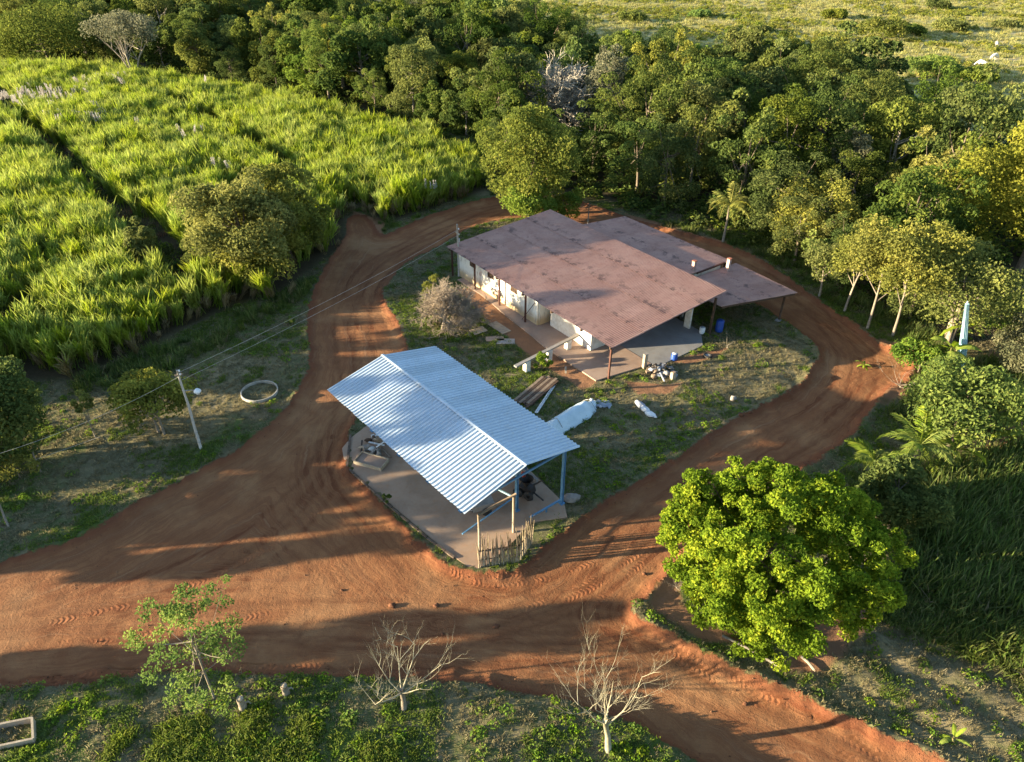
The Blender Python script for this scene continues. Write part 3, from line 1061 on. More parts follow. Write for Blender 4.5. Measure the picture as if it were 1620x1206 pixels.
def tarp_heap():
    a, b = at(938, 640), at(858, 690)
    d = (b - a)
    L = d.length + .4
    t = empty('covered_heap', (a.x, a.y, 0), math.atan2(d.y, d.x))
    tag(t, 'long heap wrapped in a pale blue tarpaulin between the two roofs', 'covered heap')
    n, k = 40, 15
    vs, fs = [], []
    for i in range(n + 1):
        f = i / n
        w_ = .16 + .56 * math.sin(min(f * 5, 1.57)) * (1 - .12 * f)
        h = .18 + .62 * math.sin(min(f * 6, 1.57)) - .16 * math.exp(-((f - .13) / .05) ** 2) - .22 * sst(np.array([f]), .72, .95)[0]
        for j in range(k + 1):
            g = j / k * math.pi
            cx, cz = math.cos(g) * (1 + .12 * abs(math.cos(g)) ** 3), (1 - abs(math.cos(g)) ** 1.5) ** .9
            wr = .020 * math.sin(f * 23 + j * 1.3) + .012 * math.sin(f * 47 - j * 2.1) + .012 * math.sin(j * 3.7 + f * 12)
            vs.append((-.3 + f * L, cx * (w_ + wr) * (1 + .15 * (1 - cz)), cz * (h + wr * .8) - .03))
    for i in range(n):
        for j in range(k):
            fs.append((i * (k + 1) + j, (i + 1) * (k + 1) + j, (i + 1) * (k + 1) + j + 1, i * (k + 1) + j + 1))
    fs.append(tuple(range(k + 1)))
    fs.append(tuple(reversed(range(n * (k + 1), (n + 1) * (k + 1)))))
    m = MB().add(vs, fs, True)
    m.build('tarpaulin', M['tarp'], t)
    for f in (.14, .74):
        pts = []
        for j in range(9):
            g = math.pi * j / 8
            pts.append((-.3 + f * L, math.cos(g) * .74, (1 - abs(math.cos(g)) ** 1.5) ** .9 * (.66 if f < .5 else .80)))
        MB().tube(pts, .022, 5).build('rope', M['steel_grey'], t)


def tarp_mat():
    s = Sh('pale_blue_tarpaulin')
    P = s.obj()
    n1 = s.noise(P, 1.2, 5, .6)
    n2 = s.noise(s.scale(P, (1, 3, 1)), 5, 5, .65)
    c = s.mix(s.step(n1, .35, .7), (.56, .66, .72), (.45, .56, .63))
    c = s.mix(s.math('MULTIPLY', s.step(n2, .55, .75), .4), c, (.40, .42, .42))
    return s.surf(c, .5, 0, s.bump(n2, .5, .05), .4)


M['tarp'] = tarp_mat()
tarp_heap()


def timber_stack():
    a, b = at(872, 600), at(822, 642)
    d = b - a
    L = d.length
    t = tag(empty('timber_stack', (a.x, a.y, 0), math.atan2(d.y, d.x)), 'stack of dark boards lying on bearers beside the far side of the blue shed', 'timber stack')
    for k in range(3):
        MB().box((L * (.15 + .35 * k), .1, .07), (.12, 1.5, .14)).build('bearer', M['wood_dark'], t)
    for layer in range(2):
        for k in range(6):
            MB().box((L * .5 + random.uniform(-.2, .2), -.5 + k * .235 + random.uniform(-.02, .02), .17 + layer * .055), (L * random.uniform(.88, 1.0), .21, .05), rz=random.uniform(-.012, .012)).build(
                'board', M[random.choice(['wood_dark', 'wood_dark', 'wood'])], t)


timber_stack()
a, b = at(880, 606), at(848, 655)
p = tag(empty('steel_pipe', (a.x, a.y, 0)), 'long galvanised channel lying along the edge of the stacked boards', 'pipe')
d = b - a
MB().beam((0, 0, .10), (d.x, d.y, .10), .22, .035).beam((-.07 * 0, .10, .15), (d.x, d.y + .10, .15), .03, .10).build('channel', M['white_plastic'], p)


def sack_row():
    a = at(1020, 650)
    for k, (dx, dy, lab) in enumerate([(-.35, .75, 'grey blue sack at the far end of the short row of sacks on the grass'), (0, 0, 'plump white sack in the middle of the short row on the grass'), (.38, -.72, 'flatter white sack at the near end of the short row on the grass')]):
        o = empty('sack', (a.x + dx * .8, a.y + dy * .8, 0), -1.1 + k * .15)
        tag(o, lab, 'sack', 'sacks lying on the grass')
        MB().blob((0, 0, .13), (.42 if k else .5, .27, .17), 50 + k, 8, .14).build('bag', M['grey_sheet' if k == 0 else 'white_plastic'], o)
        MB().blob((.45 if k else .52, 0, .12), (.10, .11, .07), 60 + k, 6, .2).build('tied_end', M['grey_sheet' if k == 0 else 'white_plastic'], o)


sack_row()
a = at(950, 640)
o = tag(empty('plastic_sheet', (a.x, a.y, 0), -.35), 'crumpled grey blue plastic sheet weighed down beside the wrapped heap', 'plastic sheet')
vs, fs = [], []
for i in range(15):
    for j in range(11):
        x, y = i / 14 - .5, j / 10 - .5
        r_ = 1 - .25 * (x * x + y * y) * 2
        vs.append((x * 1.9 * r_, y * 1.0 * r_ + .12 * math.sin(x * 5), .07 + .06 * math.sin(x * 13 + y * 7) * math.cos(y * 11) + .05 * math.sin(x * 29) * math.sin(y * 17) - .10 * (abs(x) > .46)))
for i in range(14):
    for j in range(10):
        fs.append((i * 11 + j, (i + 1) * 11 + j, (i + 1) * 11 + j + 1, i * 11 + j + 1))
MB().add(vs, fs, True).build('sheet', M['grey_sheet'], o)
MB().blob((.1, -.42, .1), (.09, .08, .12), 5, 6).build('weight', M['white_plastic'], o)
MB().blob((-.75, .2, .08), (.14, .12, .11), 6, 6).build('weight', M['white_plastic'], o)


def loading_rail():
    z = .95
    a, b = at(815, 579, z), at(927, 523, z)
    t = tag(empty('concrete_rail', (a.x, a.y, 0)), 'long sloping grey beam on short white piers running to the barn apron', 'rail')
    d = b - a
    MB().beam((0, 0, z - .06), (d.x, d.y, z - .04), .30, .13).build('beam', M['wood_grey'], t)
    for px, py, h in ((833, 580, .82), (868, 572, .82), (898, 553, .82)):
        q = at(px, py)
        f = (q.x - a.x) / d.x
        c = Vector((d.x * f, d.y * f, 0))
        MB().box((c.x, c.y, .39), (.42, .42, .98), rz=.6).build('pier', M['white_paint'], t)
    return t


M['wood_grey'] = plain('grey_beam', (.33, .31, .29), (.24, .22, .20), 4, .85, bump=.2)
loading_rail()


def scrap(name, label, cat, c, n, rad, mats, hmax, seed, group=None):
    """heap of loose pieces: every piece is a part"""
    rng = random.Random(seed)
    t = tag(empty(name, c), label, cat, group)
    for k in range(n):
        a = rng.uniform(0, 6.28)
        r_ = rad * math.sqrt(rng.random())
        h = hmax * (1 - r_ / rad) * rng.random()
        x, y = r_ * math.cos(a), r_ * math.sin(a) * .8
        kind = rng.random()
        m = MB()
        if kind < .45:
            A = rng.uniform(0, 6.28)
            l = rng.uniform(.4, 1.2)
            m.beam((x - math.cos(A) * l / 2, y - math.sin(A) * l / 2, .06 + h), (x + math.cos(A) * l / 2, y + math.sin(A) * l / 2, .08 + h + rng.uniform(-.1, .25)), rng.uniform(.06, .16), .04)
            m.build('plank', M[rng.choice(mats)], t)
        elif kind < .75:
            m.box((x, y, .12 + h), (rng.uniform(.2, .45), rng.uniform(.15, .35), rng.uniform(.15, .3)), rz=a)
            m.build('block', M[rng.choice(mats)], t)
        else:
            m.blob((x, y, .1 + h), (rng.uniform(.15, .3), rng.uniform(.12, .25), rng.uniform(.1, .2)), k, 6, .2)
            m.build('lump', M[rng.choice(mats)], t)
    return t


a = at(602, 708)
scrap('scrap_heap', 'heap of pale and dark scrap pieces on the concrete under the shed edge', 'scrap heap', (a.x, a.y, .05), 26, 1.25, ['wood_pale', 'wood_dark', 'black', 'wood', 'white_plastic', 'stone'], .6, 3)
a = at(588, 733)
o = tag(empty('sand_tray', (a.x, a.y, .05), BA + .5), 'shallow wooden tray of sand on the concrete in front of the scrap heap', 'tray')
for nm, c, s_ in (('side', (0, .5, .13), (2.0, .06, .26)), ('side', (0, -.5, .13), (2.0, .06, .26)), ('end', (.97, 0, .13), (.06, .94, .26)), ('end', (-.97, 0, .13), (.06, .94, .26))):
    MB().box(c, s_).build(nm, M['wood_pale'], o)
MB().box((0, 0, .10), (1.87, .93, .14)).build('sand', M['concrete_red'], o)
a = at(1045, 590)
scrap('rubble_heap', 'heap of grey rubble and old sheets in front of the barn workshop floor', 'rubble heap', (a.x, a.y, 0), 34, 1.2, ['grey_sheet', 'stone', 'black', 'concrete_grey', 'wood', 'white_plastic'], .75, 8)
a = at(1064, 600)
o = tag(empty('concrete_block', (a.x, a.y, 0), .5), 'single pale concrete block standing at the right end of the rubble heap', 'block')
MB().box((0, 0, .3), (.35, .3, .62), taper=.92).build('block_body', M['wood_pale'], o)
MB().box((0, 0, .63), (.24, .20, .05)).build('block_top', M['concrete'], o)
a = at(1019, 582)
o = tag(empty('gate_post', (a.x, a.y, 0), RA), 'short pale upright post at the edge of the grey workshop floor', 'post')
MB().box((0, 0, .62), (.22, .34, 1.25)).build('post_body', M['wood_pale'], o)
MB().box((0, 0, 1.26), (.26, .38, .06)).build('post_cap', M['wood_grey'], o)
a, b = at(1030, 560), at(1052, 590)
o = tag(empty('ramp', (a.x + .4, a.y - .4, 0), RA), 'dark grey concrete ramp leading down from the workshop floor', 'ramp')
MB().add([(-1.2, -.9, .083), (-1.2, .9, .083), (1.4, .9, -.05), (1.4, -.9, -.05), (-1.2, -.9, -.2), (-1.2, .9, -.2), (1.4, .9, -.2), (1.4, -.9, -.2)],
         [(0, 3, 2, 1), (4, 5, 6, 7), (0, 1, 5, 4), (1, 2, 6, 5), (2, 3, 7, 6), (3, 0, 4, 7)]).build('ramp_slab', M['concrete_grey'], o)


def drum(name, label, px, py, r_, h, mat, lid, z=0.0, cat='barrel'):
    a = at(px, py, z)
    o = tag(empty(name, (a.x, a.y, z)), label, cat)
    MB().lathe([(0, 0), (r_ * .92, 0), (r_, .06 * h), (r_ * 1.02, .33 * h), (r_ * .98, .36 * h), (r_ * 1.02, .66 * h), (r_ * .98, .69 * h), (r_, .94 * h), (r_ * .9, h), (0, h)], 18).build('drum', M[mat], o)
    MB().lathe([(0, h + .03), (r_ * .7, h + .03), (r_ * .75, h + .005)], 14).build('lid', M[lid], o)
    MB().tube([(r_ * .3, 0, h + .03), (r_ * .3, 0, h + .07)], .03).build('bung', M[lid], o)
    return o


drum('barrel', 'tall blue plastic barrel standing beside the lean-to roof', 1137, 524, .33, 1.05, 'blue_plastic', 'blue_plastic')
drum('bucket', 'small blue bucket with white lid at the floor edge near the rubble heap', 1066, 569, .26, .55, 'blue_plastic', 'white_plastic', cat='bucket')
drum('barrel', 'short whitish drum beside the dark doorway of the workshop', 1110, 527, .24, .55, 'white_plastic', 'grey_sheet', .08)


def tyre(px, py, z, tilt, rz, label, r_=.42):
    a = at(px, py, z)
    o = tag(empty('tyre', (a.x, a.y, z), rz), label, 'tyre', 'old tyres around the workshop')
    Mx = Matrix.Rotation(tilt, 3, 'X')
    MB().lathe([(r_ * .55, -.09), (r_ * .92, -.11), (r_, -.07), (r_, .07), (r_ * .92, .11), (r_ * .55, .09), (r_ * .55, -.09)], 22, (0, 0, r_ if tilt > .5 else .11), Mx).build('casing', M['rubber'], o)
    MB().lathe([(r_ * .52, -.06), (r_ * .25, -.04), (.03, -.05), (.03, .05), (r_ * .25, .04), (r_ * .52, .06)], 14, (0, 0, r_ if tilt > .5 else .11), Mx).build('rim', M['steel_grey'], o)


tyre(1078, 505, .09, R(84), .9, 'black tyre leaning upright against the white pier in the workshop', .45)
tyre(1119, 565, 0, 0, .3, 'dusty tyre lying flat on the soil right of the workshop floor', .36)

for k, (px, py, w_, d_, rz, lab, mt) in enumerate([(757, 524, 1.3, .9, .6, 'pale board lying nearest the bare bush beside the barn apron', 'wood_pale'),
        (790, 520, 2.1, .9, -.9, 'long pale panel lying against the red bank of the barn apron', 'wood_pale'),
        (783, 537, 1.5, .7, .1, 'pale slab lying flat in front of the long panel', 'concrete'), (800, 541, 1.5, .8, .0, 'grey white sheet lying on the grass below the long panel', 'wood_grey')]):
    a = at(px, py)
    o = tag(empty('old_panel', (a.x, a.y, 0), rz), lab, 'panel', 'old panels lying by the barn apron')
    MB().box((0, 0, .05 + .05 * (k == 1)), (w_, d_, .05)).build('panel_board', M[mt], o)
    MB().beam((-w_ * .4, -d_ * .3, .02), (w_ * .4, -d_ * .3, .02), .08, .05).build('batten', M['wood_dark'], o)
a = at(895, 592)
o = tag(empty('short_stake', (a.x, a.y, 0), .4), 'short pale stake lying near the apron corner of the barn', 'stake')
MB().beam((0, 0, .08), (.25, .55, .20), .14, .08).build('stake_body', M['wood_pale'], o)
MB().box((.27, .58, .22), (.12, .08, .07)).build('stake_tip', M['wood_grey'], o)
a = at(904, 790)
o = tag(empty('stone', (a.x, a.y, 0)), 'flat grey boulder at the foot of the near right shed post', 'stone')
MB().blob((0, 0, .1), (.55, .38, .22), 31, 8, .15).build('rock', M['stone'], o)
a = at(1160, 632)
o = tag(empty('stone', (a.x, a.y, 0)), 'small dark rock on the grass in the middle of the ring of road', 'stone')
MB().blob((0, 0, .08), (.24, .2, .2), 33, 7, .2).build('rock', M['stone'], o)


def water_ring():
    a = at(411, 622)
    o = tag(empty('concrete_ring', (a.x, a.y, 0)), 'low round pale ring like an open tank standing in the grass', 'tank ring')
    r1, r2, h = 1.32, 1.26, .24
    n = 12
    for k in range(n):
        vs = []
        for q in range(5):
            t = 2 * math.pi * (k + q / 4 * .985) / n
            for r_, z in ((r1, -.1), (r1, h), (r2, h), (r2, -.1)):
                vs.append((r_ * math.cos(t), r_ * math.sin(t), z + (k % 3) * .006))
        fs = []
        for q in range(4):
            for e in range(4):
                fs.append((q * 4 + e, (q + 1) * 4 + e, (q + 1) * 4 + (e + 1) % 4, q * 4 + (e + 1) % 4))
        fs += [(3, 2, 1, 0), (16, 17, 18, 19)]
        MB().add(vs, fs).build('ring_segment', M['ring'], o)


M['ring'] = plain('weathered_ring', (.42, .40, .36), (.28, .26, .22), 3, .9)
water_ring()


M['pole'] = plain('silvered_pole', (.46, .43, .39), (.32, .29, .26), 5, .9, bump=.3)


def lamp_pole():
    a = at(318, 710)
    top = at(280, 586, 6.3)
    d = top - a
    o = tag(empty('lamp_pole', (a.x, a.y, 0)), 'crooked wooden pole with a white street lamp beside the left grass verge', 'lamp pole')
    MB().tube([(0, 0, -.4), (d.x * .20, d.y * .2, 1.9), (d.x * .48 + .05, d.y * .45, 3.5), (d.x * .80, d.y * .8, 5.3), (d.x, d.y, 6.3)], [.10, .09, .078, .068, .06], 10).build('pole', M['pole'], o)
    z = 4.75
    p = Vector((d.x * .70, d.y * .7, z))
    arm = MB().tube([p, p + Vector((.5, .02, .03)), p + Vector((.80, .02, .05))], .028).build('lamp_arm', M['steel_grey'], o)
    MB().lathe([(0, .10), (.09, .10), (.22, -.03), (.23, -.10), (.17, -.15), (0, -.15)], 14, p + Vector((.86, .02, .03))).build('lamp_shade', M['white_plastic'], arm)
    MB().lathe([(0, -.16), (.10, -.17), (.11, -.26), (0, -.32)], 12, p + Vector((.86, .02, .03))).build('bulb', M['white_plastic'], arm)
    MB().box((d.x * .96, d.y * .96, 5.95), (.45, .10, .10), rz=.5).build('crossarm', M['wood'], o)
    for z in (5.9, 6.15):
        MB().lathe([(0, 0), (.045, 0), (.06, .05), (.04, .12), (0, .13)], 8, (d.x * .97 + .12, d.y * .97, z + .05)).build('insulator', M['white_plastic'], o)
    for z in (.6, 1.0, 1.4):
        MB().lathe([(.135, 0), (.14, .02), (.135, .04)], 10, (d.x * .2 * z / 1.9, d.y * .2 * z / 1.9, z)).build('strap', M['steel_grey'], o)
    return Vector((a.x + d.x * .95, a.y + d.y * .95, 6.1))


LP = lamp_pole()


def barn_pole():
    x, y = at(726, 437)[:2]
    h = height_at(724, 355, x, y)
    o = tag(empty('power_pole', (x, y, 0)), 'thin pale power pole at the far left corner of the red roofed barn', 'power pole')
    MB().tube([(0, 0, -.4), (.03, 0, h * .5), (0, 0, h)], [.11, .10, .085], 9).build('pole', M['pole'], o)
    MB().box((0, 0, h - .85), (.14, .6, .10), rz=.4).build('crossarm', M['wood_pale'], o)
    for z in (h - .5, h - 1.05):
        MB().lathe([(0, 0), (.05, 0), (.07, .06), (.045, .14), (0, .15)], 8, (.14, -.05, z)).build('insulator', M['white_plastic'], o)
    MB().box((.13, .05, h - 1.6), (.16, .2, .3)).build('switch_box', M['steel_grey'], o)
    return Vector((x + .1, y, h - .5)), h


BP, bph = barn_pole()


def wire(a, b, sag, label):
    pts = []
    for i in range(21):
        f = i / 20
        p = a.lerp(b, f)
        p.z -= sag * 4 * f * (1 - f)
        pts.append(p)
    o = MB().tube(pts, .010, 4, False).build('power_line', M['wire'])
    tag(o, label, 'power line', 'wires between the poles')


M['wire'] = plain('grey_wire', (.42, .40, .37), (.32, .30, .28), 2, .6)
wire(LP, BP, .35, 'upper wire from the lamp pole across the road to the barn pole')
wire(LP + Vector((.1, -.05, -.5)), BP + Vector((.02, 0, -.55)), .35, 'lower wire from the lamp pole across the road to the barn pole')
lw = at(-60, 735, 3.0)
wire(LP + Vector((-.05, 0, -.3)), lw, .5, 'wire from the lamp pole down towards the left edge')

a = at(62, 742)
o = tag(empty('bent_stake', (a.x, a.y, 0)), 'bent grey stake with a stay wire in the grass at far left', 'stake')
MB().tube([(.3, -.3, -.2), (.05, -.05, .5), (-.15, .25, 1.1), (-.12, .5, 1.5)], [.05, .05, .045, .035]).build('stake_body', M['bark_pale'], o)
q = at(165, 690) - a
MB().tube([(0, 0, .75), (q.x, q.y, .05)], .016, 4).build('stay_wire', M['wire'], o)
a = at(14, 836)
b = at(0, 800, .9) - a
o = tag(empty('leaning_post', (a.x, a.y, 0)), 'leaning pale post at the left edge above the road bend', 'post')
MB().tube([(0, 0, -.2), (b.x * .5, b.y * .5, .5), (b.x, b.y, .95)], [.07, .065, .05], 8).build('post_body', M['bark_pale'], o)
MB().tube([(b.x, b.y, .93), (b.x - .06, b.y + .03, 1.02)], [.052, .03], 7).build('broken_tip', M['wood_pale'], o)
a = at(930, 352)
o = tag(empty('slim_pole', (a.x, a.y, 0)), 'slim grey pole standing behind the barn by the red track', 'pole')
h = max(1.6, height_at(932, 322, a.x, a.y))
MB().tube([(0, 0, -.2), (.02, 0, h)], [.07, .05], 8).build('pole_body', M['bark_pale'], o)
MB().box((0, 0, h - .1), (.3, .08, .08)).build('pole_arm', M['wood'], o)


def blue_column():
    a = at(1519, 592)
    h = height_at(1531, 474, a.x, a.y)
    o = tag(empty('tapered_column', (a.x, a.y, 0), 0), 'tall tapering light blue fluted column among the banana plants at right', 'column')
    o.rotation_euler = (0, math.atan2(at(1531, 474, h).x - a.x, h), 0)
    w0, w1 = .66, .27
    m = MB()
    m.box((0, 0, h * .5 - .1), (w0 * .70, w0 * .70, h), taper=w1 / w0)
    m.build('shaft', M['blue_white'], o)
    for k in range(4):
        M4 = Matrix.Rotation(math.pi / 2 * k, 3, 'Z')
        for s_ in (-.27, 0, .27):
            p0 = M4 @ Vector((s_ * w0, w0 * .37, -.1))
            p1 = M4 @ Vector((s_ * w1, w1 * .37, h - .15))
            MB().tube([p0, p1], [.06, .02], 5).build('flute', M['blue_white'], o)
    for z in (1.2, 2.3):
        k = 1 + (w1 / w0 - 1) * z / h
        MB().box((0, 0, z), (w0 * .86 * k, w0 * .86 * k, .12)).build('band', M['steel_blue'], o)
    MB().box((0, 0, h - .05), (w1 * .55, w1 * .55, .35), taper=.2).build('tip', M['blue_white'], o)


blue_column()


def trough():
    c = [at(-40, 1170), at(60, 1150), at(62, 1183), at(-40, 1205)]
    o0 = c[1]
    z = gz(o0.x, o0.y)
    o = tag(empty('trough', (o0.x, o0.y, z)), 'open rectangular pale trough in the grass at the bottom left corner', 'trough')
    P = [p - o0 for p in c]
    for i in range(4):
        a_, b_ = P[i], P[(i + 1) % 4]
        MB().beam((a_.x, a_.y, .14), (b_.x, b_.y, .14 + .003 * i), .09, .42).build('side_board', M['wood_pale'], o)
    MB().prism([(p.x * .99, p.y * .99) for p in reversed(P)], -.08, .0).build('bottom', M['black'], o)


trough()
for px, py, h, r_, lab in ((388, 1130, .75, .17, 'weathered tree stump nearer the grass clumps below the road'), (455, 1106, .62, .16, 'shaded broken stump just below the dirt road edge')):
    a = at(px, py)
    z = gz(a.x, a.y)
    o = tag(empty('stump', (a.x, a.y, z)), lab, 'stump', 'old stumps below the road')
    m = MB().tube([(0, 0, -.2), (.02, 0, h * .4), (-.02, .03, h * .8), (0, .02, h)], [r_ * 1.25, r_, r_ * .95, r_ * .9], 10)
    m.build('stump_body', M['bark_pale'], o)
    MB().lathe([(0, h + .012), (r_ * .7, h + .01), (r_ * .82, h - .02)], 10, (0, .02, 0)).build('cut_face', M['wood_pale'], o)
    MB().tube([(r_ * .5, 0, h * .5), (r_ * 1.6, .1, h * .55), (r_ * 2.1, .1, h * .3)], [.05, .04, .02], 6).build('root', M['bark_pale'], o)

a, b = at(1147, 1006), at(1232, 1056)
for k, (p0, p1, r_, lab) in enumerate([((1142, 1008), (1232, 1058), .075, 'longest pale log on the verge below the big green tree'), ((1150, 992), (1208, 1030), .07, 'dark log lying against the longest log under the big tree'),
        ((1145, 985), (1160, 998), .10, 'short stub of log at the left end of the log pile'), ((1268, 1040), (1288, 1062), .08, 'single grey log end right of the pile under the big tree')]):
    A, B_ = at(*p0), at(*p1)
    z = gz(A.x, A.y)
    o = tag(empty('log', (A.x, A.y, z + r_ * .8)), lab, 'log', 'logs on the verge under the big tree')
    d = B_ - A
    MB().tube([(0, 0, 0), (d.x * .5, d.y * .5 + .05, .05), (d.x, d.y, .02)], [r_, r_ * .95, r_ * .8], 8).build('log_body', M['twig_pale' if k != 1 else 'bark'], o)
    MB().lathe([(0, 0), (r_ * .8, 0)], 8, (d.x, d.y, .02), Matrix.Rotation(R(90), 3, 'Y')).build('cut_end', M['wood_pale'], o)


def cow(px, py, rz, mat, label, lying=False):
    a = at(px, py)
    o = tag(empty('cow', (a.x, a.y, 0), rz), label, 'cow', 'cattle grazing in the far pasture')
    vs = [(-.75, 0, 1.15), (-.35, 0, 1.08), (.15, 0, 1.06), (.55, 0, 1.15), (.85, 0, 1.12), (1.12, 0, .85), (1.38, 0, .50), (1.55, 0, .30)]
    rad = [.30, .36, .40, .36, .24, .17, .15, .08]
    ed = [(i, i + 1) for i in range(7)]
    rad = list(rad)

    def leg(root, x, y, hind):
        i = len(vs)
        if hind:
            pts, rr_ = [(x, y, .78), (x - .12, y, .48), (x - .02, y, .05)], [.17, .08, .06]
        else:
            pts, rr_ = [(x, y, .72), (x + .02, y, .42), (x, y, .05)], [.14, .075, .06]
        for p, r_ in zip(pts, rr_):
            vs.append(p); rad.append(r_)
        ed.extend([(root, i), (i, i + 1), (i + 1, i + 2)])
    for sg in (-1, 1):
        leg(0, -.68, .22 * sg, True)
        leg(3, .58, .20 * sg, False)
    i = len(vs)
    vs.extend([(-1.03, 0, 1.0), (-1.08, 0, .55)]); rad.extend([.05, .035])
    ed.extend([(0, i), (i, i + 1)])
    i = len(vs)
    vs.append((.42, 0, 1.50)); rad.append(.13)
    ed.append((3, i))
    me = bpy.data.meshes.new('body')
    me.from_pydata(vs, ed, [])
    ob = link('body', me, M[mat], o)
    md = ob.modifiers.new('skin', 'SKIN')
    for k, v in enumerate(me.skin_vertices[0].data):
        v.radius = (rad[k], rad[k] * .9)
        v.use_root = (k == 2)
    ob.modifiers.new('sub', 'SUBSURF').levels = 1
    ob.modifiers['sub'].render_levels = 1
    for sg in (-1, 1):
        MB().blob((1.28, .20 * sg, .66), (.05, .14, .07), 1, 6, .05).build('ear', M[mat], o)
        MB().tube([(1.25, .08 * sg, .75), (1.28, .16 * sg, .92), (1.26, .17 * sg, 1.0)], [.03, .025, .008], 6).build('horn', M['hoof'], o)
    return o


for args in ((1552, 106, 2.6, 'cow', 'white cow nearest the forest edge with head lowered in the pasture'), (1571, 95, .3, 'cow', 'white cow standing just behind the nearest white cow'),
             (1575, 75, 1.2, 'cow_grey', 'greyish cow standing farthest back in the dry pasture')):
    cow(*args)


# ------------------------------------------------------------------ plants
def kites(pos, nrm, length, width, rng, droop=0.0, up_bias=None):
    """leaf-shaped quads: pos (n,3), nrm (n,3)"""
    n = len(pos)
    nrm = nrm / (np.linalg.norm(nrm, axis=1, keepdims=True) + 1e-9)
    r_ = rng.normal(size=(n, 3))
    a = r_ - (r_ * nrm).sum(1, keepdims=True) * nrm
    a /= np.linalg.norm(a, axis=1, keepdims=True) + 1e-9
    b = np.cross(nrm, a)
    L = (length * rng.uniform(.65, 1.3, n))[:, None]
    Wd = (width * rng.uniform(.65, 1.3, n))[:, None]
    fold = nrm * L * .14
    V = np.stack([pos - a * L * .5 - fold, pos + b * Wd * .5 + fold * .3, pos + a * L * .5 - fold, pos - b * Wd * .5 + fold * .3], 1).reshape(-1, 3)
    Q = np.arange(4 * n).reshape(n, 4)
    return V, Q


def crown_mesh(name, blobs, n_leaf, length, width, seed, spread=1.05, up=.35, fill=.35, tint_top=.3):
    """crown made of leaf-sized faces spread through many clumps. blobs = (x, y, z, r)"""
    rng = np.random.default_rng(seed)
    B = np.array(blobs, float)
    wgt = B[:, 3] ** 2
    cnt = np.maximum(8, (n_leaf * wgt / wgt.sum()).astype(int))
    zc = B[:, 2].mean()
    cen = np.array([B[:, 0].mean(), B[:, 1].mean(), zc - B[:, 3].mean()])
    Ps, Ns, Ts = [], [], []
    for (x, y, z, r_), c in zip(B, cnt):
        d = rng.normal(size=(c, 3))
        out = np.array([x, y, z]) - cen
        out /= np.linalg.norm(out) + 1e-9
        d += out * .55 + np.array([0, 0, up])
        d /= np.linalg.norm(d, axis=1, keepdims=True)
        rad = r_ * np.where(rng.random(c) < fill, rng.uniform(.2, .9, c), rng.uniform(.82, 1.08, c))
        p = np.array([x, y, z]) + d * rad[:, None] * np.array([1, 1, .8])
        Ps.append(p)
        Ns.append(d + rng.normal(size=(c, 3)) * spread)
        bt = rng.uniform(.1, .75)
        Ts.append(np.clip(bt + rng.normal(size=c) * .16, 0, 1))
    P, N, T = np.concatenate(Ps), np.concatenate(Ns), np.concatenate(Ts)
    V, Q = kites(P, N, length, width, rng)
    return np_mesh(name, V, Q, {'tint': np.repeat(T, 4)}, smooth=False)


def ellipsoid_blobs(rng, n, rx, ry, rz, zc, r0_, r1_, low=-.35, inner=.25, amp=1.0):
    out = []
    while len(out) < n:
        d = np.array([rng.gauss(0, 1), rng.gauss(0, 1), rng.gauss(0, 1)])
        d /= np.linalg.norm(d)
        if d[2] < low: continue
        k = rng.uniform(.35, .8) if rng.random() < inner else rng.uniform(.78, 1.0)
        az_ = math.atan2(d[1], d[0])
        k *= 1 + amp * (.13 * math.sin(3 * az_ + n) + .10 * math.sin(5 * az_ + 2.1 * n + 3 * d[2]) + .08 * math.sin(4 * d[2] + n * .7))
        r_ = rng.uniform(r0_, r1_)
        out.append((d[0] * (rx - r_ * .6) * k, d[1] * (ry - r_ * .6) * k, zc + d[2] * (rz - r_ * .6) * k, r_))
    return out


def trunk_mesh(h, r_, blobs, seed, nlimb=6, z0=.35, stems=1, lean=0.0):
    rng = random.Random(seed)
    m = MB()
    for s_ in range(stems):
        ox, oy = (rng.uniform(-.3, .3) * (stems > 1) for _ in range(2))
        lx, ly = rng.uniform(-.1, .1) * h * (1 + 2 * lean) + lean * h * .1 * (s_ - (stems - 1) / 2), rng.uniform(-.1, .1) * h * (1 + lean)
        pts = [Vector((ox + lx * f * f, oy + ly * f * f, -.3 + f * (h * .75 + .3))) for f in (0, .25, .5, .75, 1)]
        m.tube(pts, [r_ * 1.25, r_, r_ * .8, r_ * .55, r_ * .3], 7)
        bl = rng.sample(blobs, min(nlimb, len(blobs)))
        for b in bl:
            f = rng.uniform(z0, .8)
            i = min(3, int(f * 4))
            p = pts[i].lerp(pts[i + 1], f * 4 - i)
            q = Vector(b[:3])
            mid = p.lerp(q, .5) + Vector((0, 0, -.06 * (q - p).length))
            m.tube([p, mid, q], [r_ * .45, r_ * .28, r_ * .08], 5)
    return m


